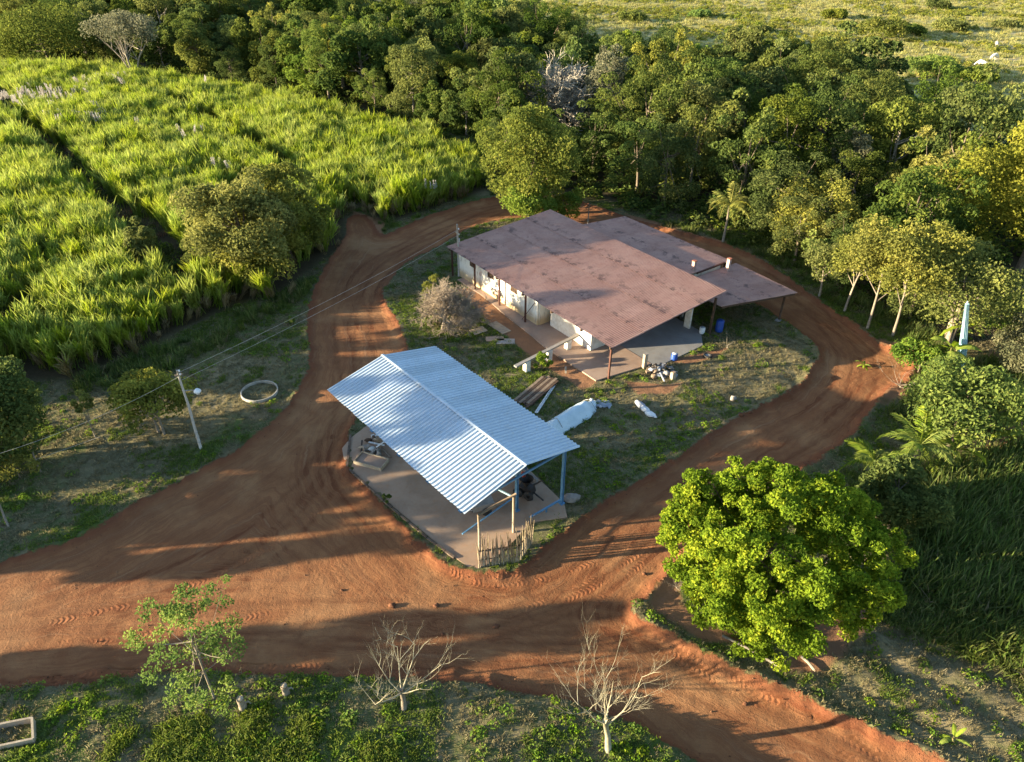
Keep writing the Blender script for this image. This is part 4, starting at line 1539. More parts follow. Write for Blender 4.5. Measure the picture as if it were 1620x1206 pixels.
def tree(name, label, x, y, h, rad, leaf, bark='bark', seed=0, group=None, n_leaf=6000, size=.3, nb=40, stems=1, z_low=.30, cat='tree', blob_r=(.22, .38), low=-.45, fill=.35, ry=None, lean=0.0, nlimb=6, z=None, trunk_r=None):
    rng = random.Random(seed)
    zc = h * (z_low + 1) / 2
    rz_ = h * (1 - z_low) / 2
    ry = ry or rad
    bl = ellipsoid_blobs(rng, nb, rad, ry, rz_, zc, rad * blob_r[0], rad * blob_r[1], low)
    me = crown_mesh('crown', bl, n_leaf, size, size * .62, seed, fill=fill)
    o = tag(empty(name, (x, y, gz(x, y) if z is None else z), 0), label, cat, group)
    trunk_mesh(h, trunk_r or max(.05, h * .018), bl, seed, nlimb, stems=stems, lean=lean).build('trunk', M[bark], o)
    link('crown', me, M[leaf], o)
    return o


def bare_tree(name, label, x, y, h, seed, trunk='bark_pale', limbs='twig_pale', n=6, spread=.6, r_=.10, depth=3, fork=.35, cat='tree', twig_n=3, z=None):
    """leafless tree: trunk and each main limb (with its twigs) are parts"""
    rng = random.Random(seed)
    o = tag(empty(name, (x, y, gz(x, y) if z is None else z), 0), label, cat)
    top = Vector((rng.uniform(-.1, .1) * h, rng.uniform(-.05, .05) * h, h * fork))
    MB().tube([(0, 0, -.3), top * .5 + Vector((.04, 0, 0)), top], [r_ * 1.3, r_, r_ * .85], 9).build('trunk', M[trunk], o)

    def grow(m, p, d, L, rad, lev):
        k = 3
        pts, rd = [p], [rad]
        for i in range(k):
            d = (d + Vector((rng.uniform(-.2, .2), rng.uniform(-.2, .2), rng.uniform(-.05, .18)))).normalized()
            p = p + d * L / k
            pts.append(p)
            rd.append(rad * (1 - .72 * (i + 1) / k))
        m.tube(pts, rd, 6 if lev == depth else 4)
        if lev > 0:
            for i in range(twig_n):
                q = pts[rng.randint(1, k)]
                nd = (d + Vector((rng.uniform(-1, 1), rng.uniform(-1, 1), rng.uniform(-.2, .7))) * .9).normalized()
                grow(m, q, nd, L * rng.uniform(.4, .7), rad * .42, lev - 1)
    for i in range(n):
        a = 2 * math.pi * (i + rng.uniform(-.3, .3)) / n
        d = Vector((math.cos(a) * spread, math.sin(a) * spread, rng.uniform(.5, 1.1))).normalized()
        m = MB()
        grow(m, top * rng.uniform(.75, 1.0), d, h * rng.uniform(.42, .74), r_ * rng.uniform(.26, .40), depth)
        m.build('branch', M[limbs], o)
    return o


def frond_mesh(L, width, seed, droop=.9, n=26, lift=.7):
    """palm leaf: midrib with two rows of leaflets, lying along +x"""
    rng = np.random.default_rng(seed)
    V, Q, T = [], [], []

    def mid(f):
        return np.array([L * f * (1 - .12 * f * droop), 0, L * (lift * f - droop * f * f)])
    for i in range(n):
        f0, f1 = i / n, (i + 1) / n
        p, q = mid(f0), mid(f1)
        k = len(V)
        w_ = .035 * (1 - f0) + .01
        V += [p + [0, w_, 0], p - [0, w_, 0], q - [0, w_, 0], q + [0, w_, 0]]
        Q.append((k, k + 1, k + 2, k + 3)); T += [.8] * 4
        if i < 2: continue
        for sg in (-1, 1):
            ll = width * math.sin(math.pi * (.12 + .85 * f0)) * rng.uniform(.85, 1.1)
            tip = p + np.array([ll * .55, sg * ll * .75, -ll * rng.uniform(.15, .5)])
            lw_ = .05 + .02 * rng.random()
            k = len(V)
            m_ = (p + tip) / 2 + np.array([0, 0, ll * .08])
            V += [p, m_ + [lw_, 0, 0], tip, m_ - [lw_, 0, 0]]
            Q.append((k, k + 1, k + 2, k + 3)); T += [rng.uniform(.2, .9)] * 4
    return np_mesh('frond', np.array(V), np.array(Q), {'tint': np.array(T)}, smooth=False)


def palm(label, x, y, h, L, n, leaf='leaf_fresh', seed=0, trunk_r=.12, width=.7):
    o = tag(empty('palm_tree', (x, y, gz(x, y))), label, 'palm')
    MB().tube([(0, 0, -.2), (.05, .02, h * .5), (0, 0, h)], [trunk_r * 1.3, trunk_r, trunk_r * .9], 9).build('trunk', M['bark_pale'], o)
    mes = [frond_mesh(L, width, seed + k, .75 + .2 * k, lift=.9 - .15 * k) for k in range(3)]
    rng = random.Random(seed)
    for i in range(n):
        f = link('frond', mes[i % 3], M[leaf], o, (0, 0, h))
        f.rotation_euler = (rng.uniform(-.15, .15), rng.uniform(-.5, .25) , 2 * math.pi * i / n + rng.uniform(-.2, .2))
        k = rng.uniform(.8, 1.1)
        f.scale = (k, k, k)
    return o


def banana_leaf(L, w_, seed, lift, droop):
    rng = random.Random(seed)
    V, Q, T = [], [], []
    n = 12
    for i in range(n + 1):
        f = i / n
        ww = w_ * (math.sin(math.pi * min(1, .06 + f * .97)) ** .6) * (1 + rng.uniform(-.12, .12)) * (f > .12)
        x, z = L * f * (1 - .15 * f), L * (lift * f - droop * f * f)
        for s_, dz in ((-1, -.25), (0, 0.0), (1, -.25)):
            V.append((x + rng.uniform(-.03, .03), s_ * ww, z + dz * ww))
            T.append(.9 if s_ == 0 else rng.uniform(.2, .7))
    for i in range(n):
        for j in range(2):
            k = i * 3 + j
            Q.append((k, k + 1, k + 4, k + 3))
    return np_mesh('leaf', np.array(V), np.array(Q), {'tint': np.array(T)}, smooth=False)


BAN = None


def banana(label, x, y, h, n, seed, L=1.8, group=None):
    global BAN
    if BAN is None:
        BAN = [banana_leaf(1.0, .115, k, l_, d_) for k, (l_, d_) in enumerate([(.9, .8), (.55, .75), (1.3, .7), (.25, .8)])]
    o = tag(empty('banana_plant', (x, y, gz(x, y))), label, 'banana plant', group)
    MB().tube([(0, 0, -.1), (.02, 0, h * .6), (0, .02, h)], [.10, .085, .05], 8).build('stem', M['stem'], o)
    rng = random.Random(seed)
    for i in range(n):
        f = link('leaf', BAN[rng.randrange(4)], M['leaf_banana'], o, (0, 0, h * rng.uniform(.85, 1.0)))
        f.rotation_euler = (rng.uniform(-.3, .3), rng.uniform(-.3, .2), 2 * math.pi * i / n + rng.uniform(-.35, .35))
        k = L * rng.uniform(.8, 1.15)
        f.scale = (k, k, k)
    return o


M['stem'] = plain('banana_stem', (.16, .17, .06), (.20, .13, .06), 4, .7)


# --- plants seen one by one -------------------------------------------------
def px_tree(bx, by, top_y, wid, **k):
    """base pixel, row of the crown top and crown width in the photo -> place, height and radius"""
    a = at(bx, by)
    z = gz(a.x, a.y)
    h = height_at(bx, top_y, a.x, a.y) - z
    depth = a.y * _c + (CAM_H - h * .6) * _s
    return dict(x=a.x, y=a.y, h=h, rad=wid / 2 * depth / FPX, **k)


def big_tree():
    a = at(1200, 968)
    h, rad, ry = 8.4, 5.8, 5.0
    rng = random.Random(5)
    zc, rz_ = 4.3, 4.3
    bl = ellipsoid_blobs(rng, 215, rad, ry, rz_, zc, .70, 1.40, -.97, .15, .45)
    bl = [(b[0], b[1], max(b[2], .7), b[3]) for b in bl]
    # clumps at the outside break up into smaller tufts
    tufts = []
    for b in bl:
        for _ in range(4):
            d = Vector((rng.gauss(0, 1), rng.gauss(0, 1), rng.gauss(.3, 1))).normalized()
            tufts.append((b[0] + d.x * b[3] * .75, b[1] + d.y * b[3] * .75, b[2] + d.z * b[3] * .7, b[3] * rng.uniform(.28, .48)))
    o = tag(empty('broadleaf_tree', (a.x, a.y, gz(a.x, a.y))), 'big round bright green tree standing right of the road fork', 'tree')
    trunk_mesh(h, .22, bl, 5, 16, .2).build('trunk', M['bark'], o)
    link('crown', crown_mesh('crown', tufts, 110000, .18, .12, 6, spread=1.0, up=.2, fill=.45), M['leaf_bright'], o)


big_tree()

T = tree
T('olive_tree', 'wide olive green tree at the cane edge left of the road bend', seed=11, leaf='leaf_olive_light', n_leaf=15000, size=.32, nb=60, z_low=.26, stems=3, low=-.85, blob_r=(.20, .34), **px_tree(398, 455, 285, 175))
T('bush', 'leafy olive bush growing at the foot of the wide olive tree', seed=9, leaf='leaf_olive_light', n_leaf=7000, size=.3, nb=34, z_low=.02, low=-.9, cat='bush', **px_tree(405, 458, 362, 130))
T('olive_tree', 'taller olive tree just behind the wide olive tree by the road bend', seed=10, leaf='leaf_olive_light', n_leaf=14000, size=.34, nb=50, z_low=.05, stems=2, low=-.8, blob_r=(.20, .36), **px_tree(462, 418, 254, 130))
T('shrub', 'rounded olive shrub left of the wide olive tree in the cane gap', seed=12, leaf='leaf_olive', n_leaf=4000, size=.28, nb=24, z_low=.05, low=-.8, cat='shrub', **px_tree(232, 425, 352, 62))
T('shrub', 'small reddish olive shrub between two taller bushes by the cane', seed=13, leaf='leaf_olive', n_leaf=3500, size=.26, nb=20, z_low=.05, low=-.8, cat='shrub', **px_tree(330, 440, 352, 76))
T('leafy_tree', 'dense dark green tree cut by the left edge below the cane', seed=14, leaf='leaf_dark', n_leaf=15000, size=.26, nb=60, z_low=.05, stems=2, low=-.8, **px_tree(12, 722, 580, 165))
T('young_tree', 'low spreading leafy tree beside the lamp pole', seed=15, leaf='leaf_olive_light', n_leaf=5200, size=.24, nb=44, z_low=.12, stems=3, bark='bark_pale', low=-.6, fill=.5, **px_tree(256, 682, 592, 118))
T('sapling', 'slender sapling left of the low leafy tree by the lamp pole', seed=16, leaf='leaf_olive_light', n_leaf=700, size=.20, nb=16, z_low=.35, bark='bark_pale', blob_r=(.25, .4), cat='sapling', trunk_r=.04, **px_tree(152, 694, 622, 34))
T('bush', 'sparse yellowish bush next to the bent stake at far left', seed=17, leaf='leaf_yellow', n_leaf=900, size=.2, nb=16, z_low=.02, low=-.8, cat='bush', **px_tree(32, 756, 715, 74))
T('potted_plant', 'small round green plant on the grass beside the road bend', seed=18, leaf='leaf_fresh', n_leaf=500, size=.16, nb=10, z_low=.05, low=-.8, cat='plant', **px_tree(461, 515, 500, 15))
T('sapling', 'open branched leafy sapling on the bottom left verge over the road', seed=19, leaf='leaf_fresh', n_leaf=4200, size=.15, nb=54, z_low=.06, bark='bark_pale', blob_r=(.13, .24), low=-.9, fill=.6, cat='sapling', nlimb=18, trunk_r=.05, **px_tree(342, 1112, 932, 180))
T('creeper_tree', 'tall dense tree hung with creepers right behind the barn roof corner', seed=20, leaf='leaf_forest', n_leaf=17000, size=.34, nb=80, z_low=.04, stems=2, low=-.85, **px_tree(838, 338, 165, 150))
T('bush', 'pale green bush touching the far left corner of the red roof', seed=21, leaf='leaf_fresh', n_leaf=5500, size=.3, nb=30, z_low=.05, low=-.8, cat='bush', **px_tree(835, 356, 288, 92))
T('bush', 'smaller pale bush beside the slim pole behind the red roof', seed=22, leaf='leaf_fresh', n_leaf=2600, size=.28, nb=18, z_low=.05, low=-.8, cat='bush', **px_tree(893, 345, 295, 64))
T('feathery_tree', 'pale feathery tree between the palm and the yellow trees', seed=23, leaf='leaf_yellow', n_leaf=8000, size=.26, nb=50, z_low=.10, stems=3, low=-.7, bark='twig_pale', fill=.6, **px_tree(1278, 400, 280, 138))
T('bush', 'bright yellow green broad leaved bush under the pale feathery tree', seed=24, leaf='leaf_fresh', n_leaf=900, size=.42, nb=14, z_low=.05, low=-.8, cat='bush', **px_tree(1290, 432, 362, 62))
for k, (bx, by, ty, wd, lab, lf, n) in enumerate([
        (1296, 470, 385, 80, 'slim pale trunk tree nearest the lean-to roof', 'leaf_olive', 2200),
        (1372, 520, 348, 150, 'yellow leaved tree on a tall pale trunk by the right bend', 'leaf_yellow', 7000),
        (1412, 532, 350, 150, 'yellow leaved tree leaning over the dark ditch at right', 'leaf_yellow', 7000),
        (1336, 492, 370, 90, 'thin yellow tree between two pale trunks along the track', 'leaf_yellow', 3000)]):
    T('pale_trunk_tree', lab, seed=30 + k, leaf=lf, n_leaf=n, size=.26, nb=46, z_low=.34, bark='bark_pale', trunk_r=.10, fill=.6, low=-.6, group='pale trunk trees along the ditch', **px_tree(bx, by, ty, wd))
T('tangled_tree', 'wide tangled olive tree with many pale stems behind the blue column', seed=36, leaf='leaf_olive', n_leaf=9000, size=.26, nb=60, z_low=.22, stems=7, bark='bark_pale', fill=.6, low=-.7, lean=1.2, nlimb=5, **px_tree(1500, 540, 395, 200))
T('golden_tree', 'big golden green tree cut by the right edge above the clearing', seed=37, leaf='leaf_gold', n_leaf=22000, size=.36, nb=80, z_low=.06, low=-.8, blob_r=(.18,.30), **px_tree(1610, 430, 165, 270))
T('bush', 'fine grey green bush at the right edge beside the blue column', seed=38, leaf='leaf_grey', n_leaf=9000, size=.2, nb=40, z_low=.03, low=-.85, cat='bush', **px_tree(1610, 590, 495, 110))
T('spreading_tree', 'low spreading leafy tree right of the road below the blue column', seed=39, leaf='leaf_fresh', n_leaf=8000, size=.28, nb=60, z_low=.15, stems=3, low=-.5, fill=.5, **px_tree(1505, 705, 590, 205))
T('bush', 'leafy bush between the banana plants and the right road bend', seed=40, leaf='leaf_fresh', n_leaf=3200, size=.24, nb=26, z_low=.05, low=-.8, cat='bush', **px_tree(1452, 590, 545, 90))
T('bush', 'shaded dark bush behind the big round tree', seed=41, leaf='leaf_dark', n_leaf=7000, size=.28, nb=36, z_low=.05, low=-.8, cat='bush', **px_tree(1405, 840, 735, 130))
T('grey_tree', 'grey green flat topped tree with pale forked stems behind the cane', seed=42, leaf='leaf_grey', n_leaf=5000, size=.40, nb=46, z_low=.45, stems=4, bark='twig_pale', low=-.3, lean=1.5, trunk_r=.16, **px_tree(215, 130, 18, 105))
T('round_tree', 'broad dome shaped olive tree at the far left behind the cane', seed=43, leaf='leaf_olive', n_leaf=12000, size=.5, nb=60, z_low=.05, low=-.8, **px_tree(80, 104, 12, 170))
T('shrub', 'yellow leaved shrub at the left side of the bare grey bush', seed=44, leaf='leaf_yellow', n_leaf=1500, size=.15, nb=16, z_low=.05, low=-.8, cat='shrub', **px_tree(684, 482, 430, 34))
T('bush', 'round leafy bush growing against the piers of the grey rail', seed=45, leaf='leaf_fresh', n_leaf=1300, size=.17, nb=14, z_low=.03, low=-.8, cat='bush', **px_tree(857, 583, 556, 30))
T('shrub', 'small tuft of weeds growing through the yard kerb', seed=46, leaf='leaf_dark', n_leaf=350, size=.14, nb=8, z_low=.02, low=-.8, cat='shrub', **px_tree(612, 800, 783, 16))

for px, py, lab, sd_ in ((1143, 386, 'short palm with pale trunk beside the track behind the barn', 1),):
    a = at(px, py)
    palm(lab, a.x, a.y, height_at(1160, 322, a.x, a.y) - .4, 3.0, 15, seed=sd_, leaf='leaf_yellow', width=.9)
a = at(1440, 742)
palm('feathery palm with long yellow green fronds behind the big round tree', a.x, a.y, 2.0, 2.9, 15, seed=4, leaf='leaf_fresh', width=.8)
a = at(1372, 760)
palm('lower palm partly hidden by the big round tree top', a.x, a.y, 1.5, 2.2, 11, seed=9, leaf='leaf_fresh', width=.7)

for px, py, h, n, L, lab, sd_ in ((1487, 596, 2.6, 6, 2.3, 'banana plant with drooping yellow leaves left of the blue column', 1), (1512, 560, 2.6, 4, 2.2, 'banana plant with one raised leaf crossing the blue column', 2),
        (1475, 650, 1.8, 5, 1.8, 'banana plant with yellow tips above the spreading tree', 3), (1592, 672, 2.2, 8, 1.9, 'banana plant with broad pale leaves at the right edge', 4),
        (1600, 715, 1.6, 6, 2.2, 'banana plant with arching leaf over the dark clearing at right', 5), (1500, 735, 1.4, 6, 2.2, 'shaded banana plant behind the feathery palm', 6),
        (1506, 1172, .25, 5, .85, 'tiny young banana plant alone on the lower right grass', 7), (1545, 640, 1.9, 6, 1.7, 'banana plant in the middle of the right hand thicket', 8)):
    a = at(px, py)
    banana(lab, a.x, a.y, h, n, sd_, L, 'banana plants')
a = at(1367, 577)
banana('low tuft of broad leaves growing alone on the right road bend', a.x, a.y, .2, 9, 12, .75, 'banana plants')

a = at(640, 1130)
bare_tree('bare_tree', 'leafless pale tree with upswept limbs on the bottom centre verge', a.x, a.y, 4.6, 12, limbs='bark_cream', r_=.11, n=6, spread=.62, fork=.30, twig_n=4)
a = at(962, 1196)
bare_tree('bare_tree', 'leafless cream barked tree at the bottom right of the verge', a.x, a.y, 5.0, 21, trunk='bark_cream', limbs='bark_cream', r_=.12, n=5, spread=.5, fork=.42, twig_n=4)
a = at(1150, 552)
bare_tree('dead_branches', 'dead grey branches lying on the soil right of the workshop', a.x, a.y, 2.2, 41, trunk='twig_pale', limbs='twig_pale', r_=.05, n=4, spread=1.4, fork=.12, depth=2, cat='branches')
a = at(1425, 615)
bare_tree('dead_branches', 'pile of dry pale branches at the outside of the right road bend', a.x, a.y, 2.4, 43, trunk='twig_pale', limbs='twig_pale', r_=.05, n=7, spread=1.9, fork=.08, depth=2, cat='branches')
a = at(1070, 930)
bare_tree('dead_branches', 'dry grey brushwood beside the left foot of the big round tree', a.x, a.y, 1.3, 44, trunk='twig_pale', limbs='twig', r_=.03, n=9, spread=1.6, fork=.08, depth=2, cat='branches')


def twig_dome(name, label, cat, a, k, n, mat, tr, seed, r_=.034, trunk='wood_pale'):
    """leafless dome of fine twigs; k scales it"""
    rng = random.Random(seed)
    o = tag(empty(name, (a.x, a.y, 0)), label, cat)
    m = MB()
    MB().tube([Vector(p) * k for p in tr], [.11 * k, .09 * k, .06 * k], 8).build('trunk', M[trunk], o)
    top = Vector(tr[-1])

    def twig(p, d, L, r_, lev):
        q = p
        pts = [p]
        for i in range(3):
            d = (d + Vector((rng.gauss(0, .22), rng.gauss(0, .22), rng.gauss(0, .15)))).normalized()
            q = q + d * L / 3
            pts.append(q)
        m.tube([x * k for x in pts], [r_ * k, r_ * .9 * k, r_ * .8 * k, r_ * .6 * k], 3, False)
        if lev:
            for i in range(5):
                twig(pts[rng.randint(1, 3)], (d + Vector((rng.gauss(0, .7), rng.gauss(0, .7), rng.gauss(.1, .6)))).normalized(), L * rng.uniform(.5, .8), r_ * .72, lev - 1)
    for i in range(n):
        d = Vector((rng.gauss(0, .8), rng.gauss(0, .8), abs(rng.gauss(.5, .5)))).normalized()
        twig(Vector((rng.uniform(-.3, .3), rng.uniform(-.3, .3), top.z * rng.uniform(.15, .65))), d, 1.25, r_, 3)
    m.build('twigs', M[mat], o)


M['twig_grey'] = plain('pale_grey_twigs', (.40, .36, .29), (.29, .26, .21), 6, .9)
twig_dome('bare_bush', 'rounded leafless grey brown bush in front of the barn wall', 'bush', at(712, 516), 1.28, 36, 'twig', [(-.5, -.6, -.1), (-.25, -.3, 1.0), (0, 0, 1.9)], 9)
twig_dome('bare_tree', 'leafless grey rounded tree standing out in the forest above the barn', 'tree', at(878, 140, 7), 2.9, 34, 'twig_grey', [(.1, 0, -.1), (.05, .1, 1.6), (0, 0, 3.0)], 10, .046, 'twig_grey')


# ------------------------------------------------------------------ forest belt
def forest():
    rng = random.Random(77)
    protos = []
    # leaf colour, leaf size, leaves, clumps, clump size, flatness, widest at, bark
    kinds = [('leaf_forest', .34, 6000, 34, (.22, .40), .53, .47, 'bark'), ('leaf_dark', .30, 6400, 60, (.15, .27), .53, .47, 'bark'), ('leaf_olive', .40, 5600, 30, (.24, .42), .50, .50, 'bark'),
             ('leaf_forest', .52, 5000, 26, (.26, .46), .54, .46, 'bark'), ('leaf_dark', .46, 5200, 40, (.20, .34), .50, .50, 'bark_pale'), ('leaf_yellow', .30, 5600, 70, (.13, .24), .42, .58, 'bark_pale'),
             ('leaf_forest', .24, 7400, 70, (.13, .26), .46, .54, 'bark'), ('leaf_olive', .30, 6200, 44, (.16, .34), .53, .47, 'twig_pale'), ('leaf_grey', .28, 5200, 60, (.12, .24), .38, .62, 'twig_pale'),
             ('leaf_fresh', .42, 5200, 28, (.22, .44), .53, .47, 'bark'), ('leaf_dark', .24, 7400, 54, (.16, .30), .55, .45, 'bark')]
    col_lab = {'leaf_forest': 'mid green', 'leaf_dark': 'deep green', 'leaf_olive': 'olive', 'leaf_yellow': 'yellowish', 'leaf_grey': 'greyish', 'leaf_fresh': 'fresh green'}
    for k, (lf, size, n, nb, br_, rzf, zcf, bk) in enumerate(kinds):
        h, rad = 10.5, 4.3
        r2 = random.Random(100 + k)
        ell = ellipsoid_blobs(r2, nb, rad, rad * r2.uniform(.8, 1.15), h * rzf, h * zcf, rad * br_[0], rad * br_[1], -.95, .25, 1.5)
        cr = crown_mesh('crown', ell, n, size * 1.2, size * .74, 200 + k, fill=.3, spread=1.05)
        tm = trunk_mesh(h, .19, ell, 300 + k, 14, stems=1 + k % 3 // 2).mesh('trunk')
        protos.append((cr, tm, lf, bk))
    F = np.array(FOREST)
    lo, hi = F.min(0), F.max(0)
    keep = []
    solid = [at(838, 338), at(835, 356), at(893, 345), at(1143, 386), at(1278, 400), at(1296, 470), at(1372, 520), at(1412, 532), at(1336, 492), at(1500, 540), at(1610, 590), at(885, 205), at(215, 130), at(80, 104), at(1290, 432)]
    big = [(at(1610, 430), 10), (at(1570, 480), 6.5), (at(1640, 500), 7.5), (at(1700, 470), 8), (at(1660, 560), 7), (at(878, 140, 7), 7.0), (at(876, 158, 7), 6.0), (at(872, 178, 7), 5.0)]
    cand = np.array([[rng.uniform(lo[0], hi[0]), rng.uniform(lo[1], min(hi[1], 380))] for _ in range(26000)])
    sdv = sdist(cand, F)
    rdv = road_sd(cand)
    order = []
    for p, s_, r_ in zip(cand, sdv, rdv):
        if s_ < .3 or r_ > -1.5: continue
        if abs(p[0]) > .723 * (p[1] * _c + 20 * _s) + 6: continue
        order.append((p[1], p[0], s_))
    rng.shuffle(order)
    for y, x, s_ in order:
        sp = 5.7 + .016 * max(0, y - 60)
        if s_ < 3: sp *= .75
        if any((q.x - x) ** 2 + (q.y - y) ** 2 < 6 for q in solid): continue
        if any((q.x - x) ** 2 + (q.y - y) ** 2 < r_ * r_ for q, r_ in big): continue
        if all((x - a) ** 2 + (y - b) ** 2 > sp * sp for a, b, _ in keep):
            keep.append((x, y, s_))
    keep.sort(key=lambda k: k[1])
    keep = keep[:285]
    lm = [('creeper hung tree', at(838, 338)), ('short palm', at(1143, 386)), ('leafless tree', at(885, 205)), ('grey forked tree', at(215, 130)), ('dome tree', at(80, 104)), ('golden tree', at(1625, 400)),
          ('feathery tree', at(1278, 400)), ('tangled tree', at(1500, 540)), ('white cows', at(1556, 100)), ('cane field edge', at(560, 190)), ('cane field corner', at(760, 240))]
    labs, made = {}, []
    for i, (x, y, s_) in enumerate(keep):
        wgt = [4, 4, 2.2, 3.5, 3, .6, 4.5, 2.2, .5, 1.4, 4]
        k = rng.choices(range(11), wgt)[0]
        if y < 100 and k in (0, 2, 3, 4, 9): k = rng.choice([1, 1, 6, 6, 6, 7, 10, 10, 10])
        cr, tm, lf, bk = protos[k]
        g = .66 + .10 * rng.random() if s_ < 1.5 else rng.uniform(.88, 1.36)
        kx, kz = g * rng.uniform(.85, 1.15), g * rng.uniform(.85, 1.12)
        nm, q = min(lm, key=lambda e: (e[1].x - x) ** 2 + (e[1].y - y) ** 2)
        side = ('left of' if x < q.x - 4 else 'right of' if x > q.x + 4 else 'in line with')
        dep = ('well behind' if y > q.y + 22 else 'just behind' if y > q.y + 4 else 'in front of' if y < q.y - 4 else 'level with')
        size = 'small' if kz < .75 else 'tall' if kz > 1.02 else 'middling'
        lab = f'{size} {col_lab[lf]} forest tree {dep} and {side} the {nm}'
        labs.setdefault(lab, []).append(i)
        o = tag(empty('forest_tree', (x, y, 0), rng.uniform(0, 6.28)), lab, 'tree', f'forest trees {dep} and {side} the {nm}')
        link('trunk', tm, M[bk], o)
        link('crown', cr, M[lf], o)
        o.scale = (kx, kx * rng.uniform(.9, 1.1), kz)
        made.append(o)

    # trees that read alike are told apart by their distance (they were made from near to far)
    for lab, ids in labs.items():
        n = len(ids)
        if n < 2: continue
        words_ = ['nearer', 'farther'] if n == 2 else (['nearest', 'second nearest', 'third nearest', 'fourth nearest', 'fifth nearest', 'sixth nearest', 'seventh nearest', 'eighth nearest', 'ninth nearest', 'tenth nearest'][:n - 1] + ['farthest'])
        for w_, q in zip(words_, ids):
            made[q]['label'] = w_ + ' ' + lab


forest()


# trees standing beyond the left edge, whose long shadows fall over the road, the roofs and the verge
def shade_tree(c, x, h, rad, seed, lab):
    y = c + x * math.tan(SUN_AZ)
    tree('roadside_tree', lab, x, y, h, rad, 'leaf_dark', seed=seed, n_leaf=9000, size=.5, nb=44, z_low=.02, low=-.9, group='roadside trees beyond the left edge', z=0)


for i, (c, x, h, rad) in enumerate([(22.6, -44, 8.6, 1.9), (30.6, -46, 11.0, 2.2), (34.2, -50, 17.0, 2.6), (36.9, -54, 17.0, 2.2), (38.6, -48, 10.6, 1.3), (47.5, -62, 12.0, 2.2), (51.3, -58, 14.5, 2.6), (33.0, -45, 10.5, 1.6)]):
    shade_tree(c, x, h, rad, 400 + i, ['low roadside tree beyond the left edge shading the bottom of the road', 'roadside tree beyond the left edge shading the middle of the road fork', 'tallest slim roadside tree beyond the left edge shading the shed roof', 'second tall roadside tree beyond the left edge shading the shed roof ridge', 'slim roadside tree beyond the left edge shading the far roof corner', 'roadside tree beyond the left edge shading the grass by the ring', 'leafy roadside tree beyond the left edge shading the upper road bend', 'short roadside tree beyond the left edge shading the yard kerb'][i])


# ------------------------------------------------------------------ cane, grass and weeds
M['red_dry'] = leaf_mat('reddish_dry_blades', (.120, .060, .030), (.200, .100, .050), (.270, .150, .080), .3, .46, .02)


def blade_strip(V, Q, T, p, d, L, w_, droop, tint, seg=3):
    side = np.cross(d, [0, 0, 1.0])
    nrm = np.linalg.norm(side)
    side = side / nrm if nrm > 1e-6 else np.array([1.0, 0, 0])
    k = len(V)
    for i in range(seg + 1):
        f = i / seg
        c = p + d * L * f + np.array([0, 0, -droop * L * f * f])
        ww = w_ * (1 - f) ** .7 + .004
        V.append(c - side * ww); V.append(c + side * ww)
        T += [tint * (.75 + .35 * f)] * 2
    for i in range(seg):
        Q.append((k + i * 2, k + i * 2 + 1, k + i * 2 + 3, k + i * 2 + 2))


def lib_mesh(name, V, Q, T, mat):
    me = np_mesh(name, np.array(V), np.array(Q), {'tint': np.clip(np.array(T), 0, 1)}, smooth=False)
    me.materials.append(mat)
    return me


def cane_clump(seed, mat, stems=11, h=2.6):
    rng = np.random.default_rng(seed)
    V, Q, T = [], [], []
    for s_ in range(stems):
        a = rng.uniform(0, 6.28); r_ = rng.uniform(0, .45)
        base = np.array([r_ * math.cos(a), r_ * math.sin(a), 0])
        lean = np.array([rng.normal() * .12, rng.normal() * .12, 1.0])
        hh = h * rng.uniform(.7, 1.1)
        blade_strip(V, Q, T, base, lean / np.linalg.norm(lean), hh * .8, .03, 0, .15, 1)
        for b in range(9):
            f = rng.uniform(.35, .82)
            p = base + lean * hh * f
            a = rng.uniform(0, 6.28)
            d = np.array([math.cos(a) * .42, math.sin(a) * .42, rng.uniform(.8, 1.6)])
            d /= np.linalg.norm(d)
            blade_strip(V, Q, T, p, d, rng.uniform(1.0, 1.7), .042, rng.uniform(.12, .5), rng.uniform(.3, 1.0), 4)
    return lib_mesh('cane_clump', V, Q, T, mat)


def plume_mesh(seed):
    rng = np.random.default_rng(seed)
    V, Q, T = [], [], []
    for k in range(4):
        b = np.array([rng.normal() * .3, rng.normal() * .3, 2.4])
        for i in range(26):
            f = i / 26
            a = rng.uniform(0, 6.28)
            d = np.array([math.cos(a) * .5, math.sin(a) * .5, .8])
            blade_strip(V, Q, T, b + np.array([.25 * f, 0, f * 1.1]), d, (.44 * (1 - f * .7)), .075, .5, rng.uniform(.4, 1), 1)
    return lib_mesh('cane_plume', V, Q, T, M['plume'])


def tuft_mesh(seed, mat, n=16, L=.28, w_=.016, spread=.7, droop=.6, rad=.10):
    rng = np.random.default_rng(seed)
    V, Q, T = [], [], []
    for i in range(n):
        a = rng.uniform(0, 6.28)
        p = np.array([rng.normal() * rad, rng.normal() * rad, 0])
        d = np.array([math.cos(a) * spread * rng.random(), math.sin(a) * spread * rng.random(), 1.0])
        d /= np.linalg.norm(d)
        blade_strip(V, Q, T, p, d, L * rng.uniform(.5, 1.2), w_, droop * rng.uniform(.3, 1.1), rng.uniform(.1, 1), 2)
    return lib_mesh('grass_tuft', V, Q, T, mat)


